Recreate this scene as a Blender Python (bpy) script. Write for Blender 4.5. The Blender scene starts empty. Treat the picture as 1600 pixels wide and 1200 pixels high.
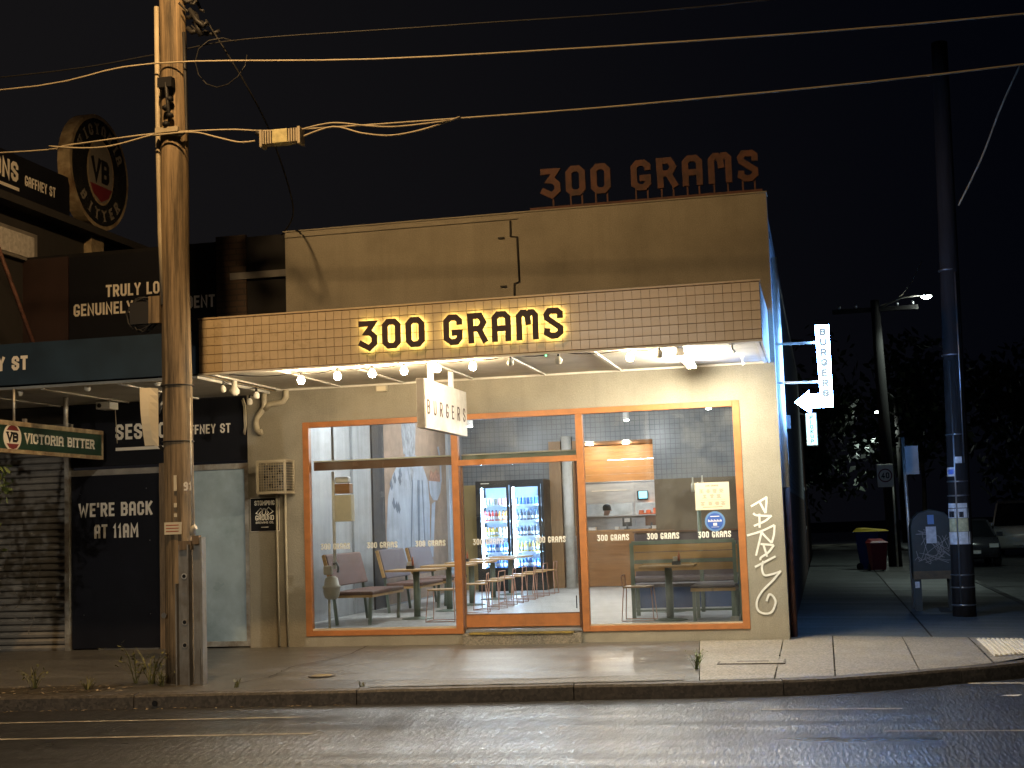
import bpy, bmesh, math, random
from mathutils import Vector, Matrix
random.seed(7)
R = math.radians
sc = bpy.context.scene
COL = sc.collection

# ------------------------------------------------------------------ camera
cam_d = bpy.data.cameras.new('Camera')
cam = bpy.data.objects.new('Camera', cam_d); COL.objects.link(cam)
cam_d.sensor_width = 36.0; cam_d.lens = 36.0 * 2170 / 1600
cam_d.clip_start = 0.05; cam_d.clip_end = 600
rt = Vector((0.97536539, 0.21787738, -0.03452241)); dn = Vector((-0.0551893, 0.0894938, -0.99445714)); fw = Vector((-0.21358018, 0.97186435, 0.09931366))
mw = Matrix.Identity(4)
for i in range(3):
    mw[i][0] = rt[i]; mw[i][1] = -dn[i]; mw[i][2] = -fw[i]
mw[0][3], mw[1][3], mw[2][3] = 0.0, -18.5, 1.62
cam.matrix_world = mw
sc.camera = cam
sc.view_settings.view_transform = 'Standard'; sc.view_settings.look = 'None'
sc.view_settings.exposure = 0.4; sc.view_settings.gamma = 1.0
try:
    sc.cycles.use_denoising = True
    sc.cycles.denoiser = 'OPENIMAGEDENOISE'
    sc.cycles.denoising_input_passes = 'RGB_ALBEDO_NORMAL'
    sc.cycles.denoising_prefilter = 'ACCURATE'
    sc.cycles.max_bounces = 8; sc.cycles.diffuse_bounces = 4; sc.cycles.glossy_bounces = 4
    sc.cycles.transparent_max_bounces = 16; sc.cycles.sample_clamp_indirect = 6.0
    sc.cycles.caustics_reflective = False; sc.cycles.caustics_refractive = False
except Exception: pass

# ------------------------------------------------------------------ night sky (town glow, warmer and brighter towards the west)
world = bpy.data.worlds.new('World'); sc.world = world; world.use_nodes = True
wn = world.node_tree; wn.nodes.clear()
wo = wn.nodes.new('ShaderNodeOutputWorld'); wb = wn.nodes.new('ShaderNodeBackground')
wt = wn.nodes.new('ShaderNodeTexCoord'); wd = wn.nodes.new('ShaderNodeVectorMath'); wd.operation = 'DOT_PRODUCT'
wd.inputs[1].default_value = (-0.93, 0.30, -0.12)
wm = wn.nodes.new('ShaderNodeMapRange'); wm.inputs[1].default_value = 0.0; wm.inputs[2].default_value = 0.85; wm.interpolation_type = 'SMOOTHSTEP'
wr = wn.nodes.new('ShaderNodeMix'); wr.data_type = 'RGBA'
wr.inputs[6].default_value = (0.0004, 0.0007, 0.0019, 1); wr.inputs[7].default_value = (0.0056, 0.0051, 0.0054, 1)
wn.links.new(wt.outputs['Generated'], wd.inputs[0]); wn.links.new(wd.outputs['Value'], wm.inputs[0])
wn.links.new(wm.outputs[0], wr.inputs[0]); wn.links.new(wr.outputs[2], wb.inputs[0]); wn.links.new(wb.outputs[0], wo.inputs[0])
wb.inputs[1].default_value = 1.0

# ------------------------------------------------------------------ materials
MAT = {}
def _nt(name):
    m = bpy.data.materials.new(name); m.use_nodes = True
    nt = m.node_tree; b = nt.nodes['Principled BSDF']
    MAT[name] = m
    return m, nt, b
def N(nt, t, **kw):
    n = nt.nodes.new(t)
    for k, v in kw.items():
        if k.startswith('i_'): n.inputs[int(k[2:])].default_value = v
        else: setattr(n, k, v)
    return n
def noise(nt, scale, detail=4, vec=None, stretch=None, rough=0.6):
    tc = N(nt, 'ShaderNodeTexCoord'); out = tc.outputs['Object']
    if stretch:
        mp = N(nt, 'ShaderNodeMapping'); mp.inputs['Scale'].default_value = stretch
        nt.links.new(out, mp.inputs['Vector']); out = mp.outputs[0]
    n = N(nt, 'ShaderNodeTexNoise'); n.inputs['Scale'].default_value = scale; n.inputs['Detail'].default_value = detail; n.inputs['Roughness'].default_value = rough
    nt.links.new(out, n.inputs['Vector'])
    return n.outputs['Fac']
def ramp(nt, fac, stops):
    r = N(nt, 'ShaderNodeValToRGB'); e = r.color_ramp.elements
    while len(e) < len(stops): e.new(0.5)
    for el, (p, c) in zip(e, stops): el.position = p; el.color = (*c, 1)
    nt.links.new(fac, r.inputs[0]); return r.outputs[0]
def mixc(nt, fac, a, b, mode='MIX'):
    m = N(nt, 'ShaderNodeMix', data_type='RGBA', blend_type=mode)
    for s, v in ((0, fac), (6, a), (7, b)):
        if isinstance(v, (int, float)): m.inputs[s].default_value = v
        elif isinstance(v, tuple): m.inputs[s].default_value = (*v, 1)
        else: nt.links.new(v, m.inputs[s])
    return m.outputs[2]
def bump(nt, b, h, strength=0.3, dist=0.01):
    n = N(nt, 'ShaderNodeBump'); n.inputs['Strength'].default_value = strength; n.inputs['Distance'].default_value = dist
    nt.links.new(h, n.inputs['Height']); nt.links.new(n.outputs[0], b.inputs['Normal'])
def sc3(c, k): return tuple(min(1, x * k) for x in c)
def M(name, col, rough=0.6, metal=0.0, var=0.15, vs=3.0, bmp=0.0, bs=60.0, stretch=None, dirt=None, ds=1.2, spec=0.5, coat=0):
    m, nt, b = _nt(name)
    b.inputs['Roughness'].default_value = rough; b.inputs['Metallic'].default_value = metal
    b.inputs['Specular IOR Level'].default_value = spec
    if coat: b.inputs['Coat Weight'].default_value = coat
    if var > 0:
        f = noise(nt, vs, 5, stretch=stretch)
        c = ramp(nt, f, [(0.3, sc3(col, 1 - var)), (0.7, sc3(col, 1 + var))])
        if dirt:
            f2 = noise(nt, ds, 6, rough=0.7)
            g = ramp(nt, f2, [(0.45, (0, 0, 0)), (0.72, (1, 1, 1))])
            c = mixc(nt, g, c, dirt)
        nt.links.new(c, b.inputs['Base Color'])
        r2 = N(nt, 'ShaderNodeMapRange', i_3=max(0.02, rough - 0.1), i_4=min(1, rough + 0.12))
        nt.links.new(f, r2.inputs[0]); nt.links.new(r2.outputs[0], b.inputs['Roughness'])
    else: b.inputs['Base Color'].default_value = (*col, 1)
    if bmp: bump(nt, b, noise(nt, bs, 3, stretch=stretch), bmp)
    return m
def EM(name, col, s, base=None):
    m, nt, b = _nt(name)
    b.inputs['Base Color'].default_value = (*(base or col), 1)
    b.inputs['Emission Color'].default_value = (*col, 1); b.inputs['Emission Strength'].default_value = s
    return m
def brickmat(name, c1, c2, mortar, w=0.24, h=0.086, split=None, offset=0.5, rough=0.8, mort=0.012, axis='XZ', bumps=0.5):
    m, nt, b = _nt(name)
    tc = N(nt, 'ShaderNodeTexCoord'); sp = N(nt, 'ShaderNodeSeparateXYZ'); cb = N(nt, 'ShaderNodeCombineXYZ')
    nt.links.new(tc.outputs['Object'], sp.inputs[0])
    nt.links.new(sp.outputs[axis[0]], cb.inputs[0]); nt.links.new(sp.outputs[axis[1]], cb.inputs[1])
    br = N(nt, 'ShaderNodeTexBrick'); br.offset = offset
    br.inputs['Scale'].default_value = 1.0; br.inputs['Brick Width'].default_value = w; br.inputs['Row Height'].default_value = h
    br.inputs['Mortar Size'].default_value = mort; br.inputs['Mortar Smooth'].default_value = 0.1
    br.inputs['Color1'].default_value = (*c1, 1); br.inputs['Color2'].default_value = (*c2, 1); br.inputs['Mortar'].default_value = (*mortar, 1)
    nt.links.new(cb.outputs[0], br.inputs['Vector'])
    c = br.outputs['Color']
    f = noise(nt, 2.2, 5)
    c = mixc(nt, 0.35, c, ramp(nt, f, [(0.3, sc3(c1, .6)), (0.7, sc3(c2, 1.3))]))
    if split:   # painted below / above a height
        z, lo = split
        gt = N(nt, 'ShaderNodeMath', operation='GREATER_THAN', i_1=z); nt.links.new(sp.outputs['Z'], gt.inputs[0])
        c = mixc(nt, gt.outputs[0], mixc(nt, 0.85, c, lo), c)
    nt.links.new(c, b.inputs['Base Color']); b.inputs['Roughness'].default_value = rough
    iv = N(nt, 'ShaderNodeMath', operation='SUBTRACT', i_0=1.0); nt.links.new(br.outputs['Fac'], iv.inputs[1])
    bump(nt, b, iv.outputs[0], bumps, 0.008)
    return m
def woodmat(name, col, rough=0.5, axis=0, dark=0.55):
    m, nt, b = _nt(name)
    st = [14, 14, 14]; st[axis] = 1.2
    f = noise(nt, 1.6, 6, stretch=tuple(st))
    f2 = noise(nt, 0.9, 3)
    c = ramp(nt, f, [(0.25, sc3(col, dark)), (0.5, col), (0.78, sc3(col, 1.35))])
    c = mixc(nt, f2, c, sc3(col, 0.8), 'MIX')
    nt.links.new(c, b.inputs['Base Color']); b.inputs['Roughness'].default_value = rough
    bump(nt, b, f, 0.15, 0.004)
    return m
def glassmat(name, tint=(1, 1, 1), refl=1.0, rough=0.01, dust=0.12):
    m = bpy.data.materials.new(name); m.use_nodes = True; MAT[name] = m
    nt = m.node_tree; nt.nodes.clear()
    o = N(nt, 'ShaderNodeOutputMaterial'); mx = N(nt, 'ShaderNodeMixShader')
    t = N(nt, 'ShaderNodeBsdfTransparent'); g = N(nt, 'ShaderNodeBsdfGlossy'); fr = N(nt, 'ShaderNodeFresnel')
    fr.inputs[0].default_value = 1.45
    t.inputs[0].default_value = (*tint, 1); g.inputs['Roughness'].default_value = rough
    ml = N(nt, 'ShaderNodeMath', operation='MULTIPLY', i_1=refl); nt.links.new(fr.outputs[0], ml.inputs[0])
    nt.links.new(ml.outputs[0], mx.inputs[0]); nt.links.new(g.outputs[0], mx.inputs[2])
    df = N(nt, 'ShaderNodeBsdfDiffuse'); df.inputs[0].default_value = (.6, .6, .58, 1); m2 = N(nt, 'ShaderNodeMixShader')
    dn_ = ramp(nt, noise(nt, 1.7, 7, rough=0.7), [(0.45, (0, 0, 0)), (0.85, (dust, dust, dust))])
    nt.links.new(dn_, m2.inputs[0]); nt.links.new(t.outputs[0], m2.inputs[1]); nt.links.new(df.outputs[0], m2.inputs[2])
    nt.links.new(m2.outputs[0], mx.inputs[1]); nt.links.new(mx.outputs[0], o.inputs[0])
    return m

# stucco: beige render with rain streaks, patches and fine grain
def stucco(name, col):
    m, nt, b = _nt(name)
    f = noise(nt, 0.9, 7, rough=0.65); st = noise(nt, 1.3, 5, stretch=(5.0, 5.0, 0.35)); gr = noise(nt, 70, 2)
    c = ramp(nt, f, [(0.28, sc3(col, 0.74)), (0.52, col), (0.75, sc3(col, 1.18))])
    c = mixc(nt, ramp(nt, st, [(0.5, (0, 0, 0)), (0.8, (0.3, 0.3, 0.3))]), c, sc3(col, 0.55))
    c = mixc(nt, 0.5, c, ramp(nt, gr, [(0.3, (0.35, 0.35, 0.35)), (0.7, (0.65, 0.65, 0.65))]), 'OVERLAY')
    nt.links.new(c, b.inputs['Base Color']); b.inputs['Roughness'].default_value = 0.85
    bump(nt, b, noise(nt, 38, 4), 0.35, 0.01)
    return m
stucco('stucco', (0.295, 0.273, 0.222))
stucco('render_dark', (0.035, 0.033, 0.034))
# wet asphalt road
def wet(name, col, rlo, rhi, bstr, bscale, stretch=(1, 1, 1), dist=0.004, wetness=0.5):
    m, nt, b = _nt(name)
    f = noise(nt, 0.7, 6, stretch=(0.35, 1.6, 1)); g = noise(nt, bscale, 5, stretch=stretch, rough=0.78)
    ag = N(nt, 'ShaderNodeTexVoronoi'); ag.inputs['Scale'].default_value = bscale * 0.8
    tc = N(nt, 'ShaderNodeTexCoord'); mp = N(nt, 'ShaderNodeMapping'); mp.inputs['Scale'].default_value = stretch
    nt.links.new(tc.outputs['Object'], mp.inputs['Vector']); nt.links.new(mp.outputs[0], ag.inputs['Vector'])
    c = mixc(nt, 0.6, ramp(nt, f, [(0.3, sc3(col, 0.7)), (0.7, sc3(col, 1.3))]), ramp(nt, ag.outputs['Color'], [(0.2, sc3(col, 0.5)), (0.9, sc3(col, 2.0))]))
    nt.links.new(c, b.inputs['Base Color'])
    r = N(nt, 'ShaderNodeMapRange', i_1=0.35, i_2=0.65, i_3=rlo, i_4=rhi); nt.links.new(f, r.inputs[0]); nt.links.new(r.outputs[0], b.inputs['Roughness'])
    b.inputs['Specular IOR Level'].default_value = wetness
    h = mixc(nt, 0.38, g, ag.outputs['Distance'])
    bump(nt, b, h, bstr, dist)
    return m
wet('road', (0.026, 0.026, 0.027), 0.26, 0.42, 1.0, 40, (1, .20, 1), 0.012, 1.0)
def glint_road():
    """wet aggregate: every chipping is wetter or drier than the next, long dry tyre streaks between"""
    nt = MAT['road'].node_tree; b = nt.nodes['Principled BSDF']
    tc = N(nt, 'ShaderNodeTexCoord'); mp = N(nt, 'ShaderNodeMapping'); mp.inputs['Scale'].default_value = (1, .26, 1)
    vo = N(nt, 'ShaderNodeTexVoronoi'); vo.inputs['Scale'].default_value = 78
    nt.links.new(tc.outputs['Object'], mp.inputs['Vector']); nt.links.new(mp.outputs[0], vo.inputs['Vector'])
    sp = N(nt, 'ShaderNodeSeparateColor'); nt.links.new(vo.outputs['Color'], sp.inputs[0])
    w = N(nt, 'ShaderNodeMapRange', i_1=0.2, i_2=0.85, i_3=0.28, i_4=1.0); nt.links.new(sp.outputs[0], w.inputs[0])
    st = N(nt, 'ShaderNodeMapRange', i_1=0.36, i_2=0.58, i_3=0.25, i_4=1.0); nt.links.new(noise(nt, 1.0, 5, stretch=(0.16, 2.6, 1)), st.inputs[0])
    mu_ = N(nt, 'ShaderNodeMath', operation='MULTIPLY'); nt.links.new(w.outputs[0], mu_.inputs[0]); nt.links.new(st.outputs[0], mu_.inputs[1])
    nt.links.new(mu_.outputs[0], b.inputs['Coat Weight']); b.inputs['Coat Roughness'].default_value = 0.27; b.inputs['Coat IOR'].default_value = 1.8
    s2 = N(nt, 'ShaderNodeMapRange', i_3=0.1, i_4=1.0); nt.links.new(mu_.outputs[0], s2.inputs[0]); nt.links.new(s2.outputs[0], b.inputs['Specular IOR Level'])
    nt.links.new([n for n in nt.nodes if n.type == 'BUMP'][0].outputs[0], b.inputs['Coat Normal'])
glint_road()
wet('footpath_asphalt', (0.08, 0.074, 0.066), 0.28, 0.52, 0.5, 60, wetness=0.9)
wet('concrete', (0.19, 0.172, 0.14), 0.5, 0.8, 0.3, 70)
wet('kerb_stone', (0.062, 0.052, 0.042), 0.55, 0.85, 0.5, 45)
wet('side_concrete', (0.07, 0.075, 0.072), 0.4, 0.7, 0.4, 50)
wet('edging', (0.11, 0.10, 0.085), 0.4, 0.7, 0.5, 60)
M('ground', (0.03, 0.03, 0.025), 0.9)
M('line_paint', (0.42, 0.38, 0.30), 0.5, var=0.3, vs=9, dirt=(0.08, 0.075, 0.07), ds=5)
wet('road_shade', (0.018, 0.018, 0.019), 0.40, 0.60, 1.0, 40, (1, .2, 1), 0.014, 0.45)  # darker, duller road surface, shade at the right put into the colour
M('tactile', (0.60, 0.55, 0.44), 0.6, var=0.15, vs=12)
M('frame_orange', (0.40, 0.152, 0.045), 0.42, var=0.18, vs=7, bmp=0.05)
M('white_paint', (0.74, 0.72, 0.67), 0.5, var=0.08, dirt=(0.45, 0.42, 0.36), ds=1.6)
M('soffit_white', (0.60, 0.58, 0.53), 0.6, var=0.10, vs=2, dirt=(0.38, 0.36, 0.32), ds=1.1)
M('tile_cream', (0.56, 0.445, 0.295), 0.28, var=0.09, vs=6)
M('grout', (0.27, 0.17, 0.085), 0.9, var=0.2)
M('letter_brown', (0.045, 0.020, 0.012), 0.5, var=0.2)
M('rust_orange', (0.085, 0.034, 0.023), 0.7, var=0.45, vs=8, bmp=0.2)
M('black', (0.010, 0.010, 0.012), 0.6, var=0.2, spec=0.25)
M('black_satin', (0.007, 0.008, 0.013), 0.7, var=0.2, vs=1.5, spec=0.2)
M('navy', (0.010, 0.028, 0.055), 0.6, var=0.35, vs=1.6, bmp=0.1, bs=6)
M('dark_plum', (0.028, 0.014, 0.013), 0.6, var=0.25, vs=2)
M('sign_white', (0.80, 0.76, 0.69), 0.6, var=0.06)
M('decal_white', (0.85, 0.83, 0.76), 0.6, var=0)
M('steel', (0.42, 0.43, 0.44), 0.32, 0.9, var=0.15, vs=4)
M('galv', (0.55, 0.53, 0.48), 0.45, 0.75, var=0.28, vs=6, dirt=(0.28, 0.2, 0.13), ds=5)
M('galv_brace', (0.27, 0.26, 0.24), 0.5, 0.5, var=0.2, vs=5, stretch=(4, 4, 0.6), dirt=(0.16, 0.13, 0.10), ds=3)
M('grey_metal', (0.20, 0.20, 0.20), 0.45, 0.6, var=0.25)
M('beige_pipe', (0.42, 0.37, 0.27), 0.6, var=0.15)
M('pvc', (0.46, 0.41, 0.31), 0.5, var=0.12)
M('shutter', (0.30, 0.285, 0.265), 0.55, 0.3, var=0.22, vs=5)
M('post_timber', (0.17, 0.12, 0.075), 0.8, var=0.35, vs=6, stretch=(6, 6, 0.5), bmp=0.4, bs=12)
M('frosted', (0.40, 0.52, 0.62), 0.3, var=0.18, vs=1.6, dirt=(0.24, 0.33, 0.40), ds=1.1)
M('door_dark', (0.005, 0.006, 0.012), 0.6, var=0.2, spec=0.25)
M('plastic_white', (0.70, 0.69, 0.64), 0.4, var=0.06)
M('plastic_black', (0.015, 0.015, 0.017), 0.35, var=0.1)
M('cable_pale', (0.40, 0.34, 0.24), 0.6, var=0.15)
M('cable_black', (0.015, 0.014, 0.014), 0.6, var=0.1)
M('bulb_off', (0.80, 0.76, 0.66), 0.15, var=0.03)
M('vb_green', (0.012, 0.045, 0.028), 0.35, var=0.2, vs=4)
M('vb_red', (0.17, 0.022, 0.025), 0.4, var=0.15)
M('vb_face', (0.020, 0.020, 0.017), 0.25, var=0.3)
M('vb_rim', (0.42, 0.34, 0.22), 0.55, 0.2, var=0.4, vs=5, dirt=(0.16, 0.08, 0.035), ds=3)
M('paper_cream', (0.66, 0.59, 0.44), 0.8, var=0.05)
M('paper_white', (0.62, 0.60, 0.58), 0.8, var=0.25, vs=14)
M('paper_yellow', (0.50, 0.45, 0.24), 0.8, var=0.3, vs=14)
M('ink_grey', (0.10, 0.075, 0.05), 0.8, var=0)
M('blue_sticker', (0.03, 0.10, 0.42), 0.4, var=0.05)
M('blue_rim', (0.12, 0.24, 0.48), 0.4, var=0.05)
M('blue_bright', (0.04, 0.15, 0.70), 0.4, var=0.05)
M('int_wall', (0.40, 0.41, 0.43), 0.8, var=0.12, vs=1.2, bmp=0.1, bs=20)
M('int_concrete', (0.33, 0.34, 0.35), 0.75, var=0.2, vs=1.6, stretch=(3, 3, 0.4), bmp=0.1)
M('dado', (0.17, 0.12, 0.066), 0.7, var=0.12)
M('dado_ochre', (0.42, 0.31, 0.13), 0.7, var=0.1)
M('int_ceiling', (0.55, 0.55, 0.55), 0.8, var=0.05)
M('int_floor', (0.44, 0.44, 0.43), 0.4, var=0.25, vs=1.6, stretch=(1.2, 4, 1))
M('mural_brown', (0.27, 0.19, 0.135), 0.8, var=0.25, vs=2.5)
M('mural_shirt', (0.30, 0.33, 0.385), 0.8, var=0.25, vs=2, stretch=(1.5, 1.5, 0.6))
M('mural_fold', (0.13, 0.15, 0.19), 0.8, var=0.2)
M('mural_grey', (0.25, 0.26, 0.28), 0.8, var=0.45, vs=7)
M('mural_red', (0.30, 0.16, 0.11), 0.8, var=0.5, vs=18)
M('mural_skin', (0.42, 0.33, 0.28), 0.8, var=0.3, vs=8)
M('vinyl_brown', (0.125, 0.060, 0.042), 0.6, var=0.15, vs=8)
M('vinyl_mauve', (0.11, 0.082, 0.085), 0.6, var=0.12, vs=8)
M('green_metal', (0.16, 0.20, 0.165), 0.42, 0.3, var=0.12)
M('copper_wire', (0.50, 0.27, 0.19), 0.4, 0.4, var=0.1)
M('fridge_black', (0.010, 0.011, 0.013), 0.3, var=0.1)
M('fridge_inside', (0.62, 0.72, 0.85), 0.5, var=0.03)
M('stainless', (0.42, 0.44, 0.47), 0.45, 0.35, var=0.18, vs=2, stretch=(1, 1, 5))
M('navy_base', (0.018, 0.05, 0.14), 0.5, var=0.15)
M('skin', (0.48, 0.29, 0.21), 0.55, var=0.06)
M('hair', (0.012, 0.010, 0.009), 0.5, var=0.2)
M('shirt_dark', (0.03, 0.032, 0.04), 0.8, var=0.15)
M('box_green', (0.010, 0.022, 0.022), 0.5, var=0.35, vs=6, dirt=(0.025, 0.03, 0.028), ds=7)
M('box_ochre', (0.10, 0.065, 0.028), 0.6, var=0.4, vs=9)
M('bin_blue', (0.012, 0.035, 0.15), 0.45, var=0.15)
M('bin_yellow', (0.55, 0.40, 0.03), 0.45, var=0.1)
M('bin_red', (0.30, 0.02, 0.025), 0.5, var=0.15)
M('car_white', (0.55, 0.55, 0.53), 0.25, var=0.03, coat=0.5)
M('car_dark', (0.03, 0.03, 0.035), 0.25, var=0.03, coat=0.5)
M('car_grey', (0.16, 0.165, 0.17), 0.25, 0.4, var=0.03, coat=0.5)
M('tyre', (0.012, 0.012, 0.012), 0.8, var=0.1)
M('car_glass', (0.008, 0.009, 0.011), 0.06, var=0)
M('lens', (0.6, 0.6, 0.58), 0.1, var=0)
M('graffiti', (0.86, 0.86, 0.82), 0.6, var=0.1, vs=20)
M('graffiti_dim', (0.22, 0.20, 0.175), 0.6, var=0.1, vs=20)
M('yellow_strip', (0.26, 0.19, 0.045), 0.7, var=0.35, vs=10, dirt=(0.1, 0.08, 0.04), ds=7)
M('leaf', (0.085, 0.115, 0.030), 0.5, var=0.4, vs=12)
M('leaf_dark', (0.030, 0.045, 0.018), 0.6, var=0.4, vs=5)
M('weed', (0.15, 0.145, 0.045), 0.6, var=0.4, vs=15)
M('bark', (0.10, 0.075, 0.05), 0.9, var=0.3, vs=6, bmp=0.5, bs=14)
M('litter', (0.45, 0.36, 0.24), 0.8, var=0.4, vs=8)
M('water_lid', (0.20, 0.155, 0.075), 0.8, var=0.3, vs=12)
M('dirt', (0.045, 0.036, 0.024), 0.95, var=0.4, vs=9, bmp=0.6, bs=30)
def polewood(name, col):
    m, nt, b = _nt(name)
    f = noise(nt, 2.2, 6, stretch=(7, 7, 0.3), rough=0.72); g = noise(nt, 0.8, 4)
    c = ramp(nt, f, [(0.38, sc3(col, 0.2)), (0.46, sc3(col, 0.6)), (0.53, col), (0.63, sc3(col, 1.55))])
    c = mixc(nt, ramp(nt, g, [(0.4, (0, 0, 0)), (0.7, (0.6, 0.6, 0.6))]), c, sc3(col, 0.5))
    nt.links.new(c, b.inputs['Base Color']); b.inputs['Roughness'].default_value = 0.8; bump(nt, b, f, 0.45, 0.02)
polewood('pole_wood', (0.23, 0.165, 0.095))
M('pole_dark', (0.018, 0.016, 0.015), 0.85, spec=0.2, var=0.4, vs=3, stretch=(7, 7, 0.4), bmp=0.6, bs=14)
M('weatherboard', (0.30, 0.31, 0.32), 0.6, var=0.2)
M('menu_red', (0.4, 0.12, 0.05), 0.5, var=0.3, vs=14)
woodmat('wood_counter', (0.36, 0.165, 0.055), 0.45, 0)
woodmat('wood_bulkhead', (0.46, 0.235, 0.08), 0.45, 0)
woodmat('wood_plank', (0.50, 0.30, 0.12), 0.45, 0)
woodmat('wood_dark', (0.16, 0.075, 0.035), 0.5, 0)
woodmat('wood_pillar', (0.34, 0.19, 0.08), 0.45, 2)
brickmat('brick_plain', (0.14, 0.055, 0.04), (0.10, 0.045, 0.035), (0.08, 0.075, 0.07))
brickmat('brick_pub', (0.060, 0.036, 0.024), (0.045, 0.028, 0.020), (0.02, 0.018, 0.016))
brickmat('brick_side', (0.36, 0.37, 0.40), (0.30, 0.31, 0.34), (0.20, 0.20, 0.21), split=(1.97, (0.11, 0.042, 0.028)), axis='YZ')
brickmat('tile_grey', (0.23, 0.235, 0.24), (0.21, 0.215, 0.22), (0.075, 0.08, 0.085), w=0.105, h=0.105, offset=0.0, rough=0.3, mort=0.006, bumps=0.2)
glassmat('glass', (0.94, 0.96, 0.95), 0.9)
glassmat('glass_fridge', (0.97, 0.98, 0.99), 0.6, dust=0.02)
EM('bulb_on', (1.0, 0.75, 0.44), 380)
EM('tube_on', (1.0, 0.90, 0.68), 380)
EM('halo_led', (1.0, 0.80, 0.24), 11)
EM('arrow_face', (0.17, 0.42, 1.0), 90)
EM('pickup_face', (0.36, 0.80, 0.92), 0.95)
EM('arrow_letter', (0.5, 0.66, 0.8), 0.5, (0.1, 0.12, 0.15))
EM('arrow_front', (0.22, 0.48, 1.0), 52)
EM('led_white', (1.0, 0.95, 0.86), 28)
EM('led_cool', (0.85, 0.92, 1.0), 45)
EM('fridge_led', (0.46, 0.70, 1.0), 110)
EM('screen', (0.25, 0.75, 0.95), 1.6)
EM('lamp_street', (0.86, 1.0, 0.92), 90)
EM('sodium', (1.0, 0.68, 0.36), 60)
EM('green_led', (0.2, 1.0, 0.4), 3)

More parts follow.
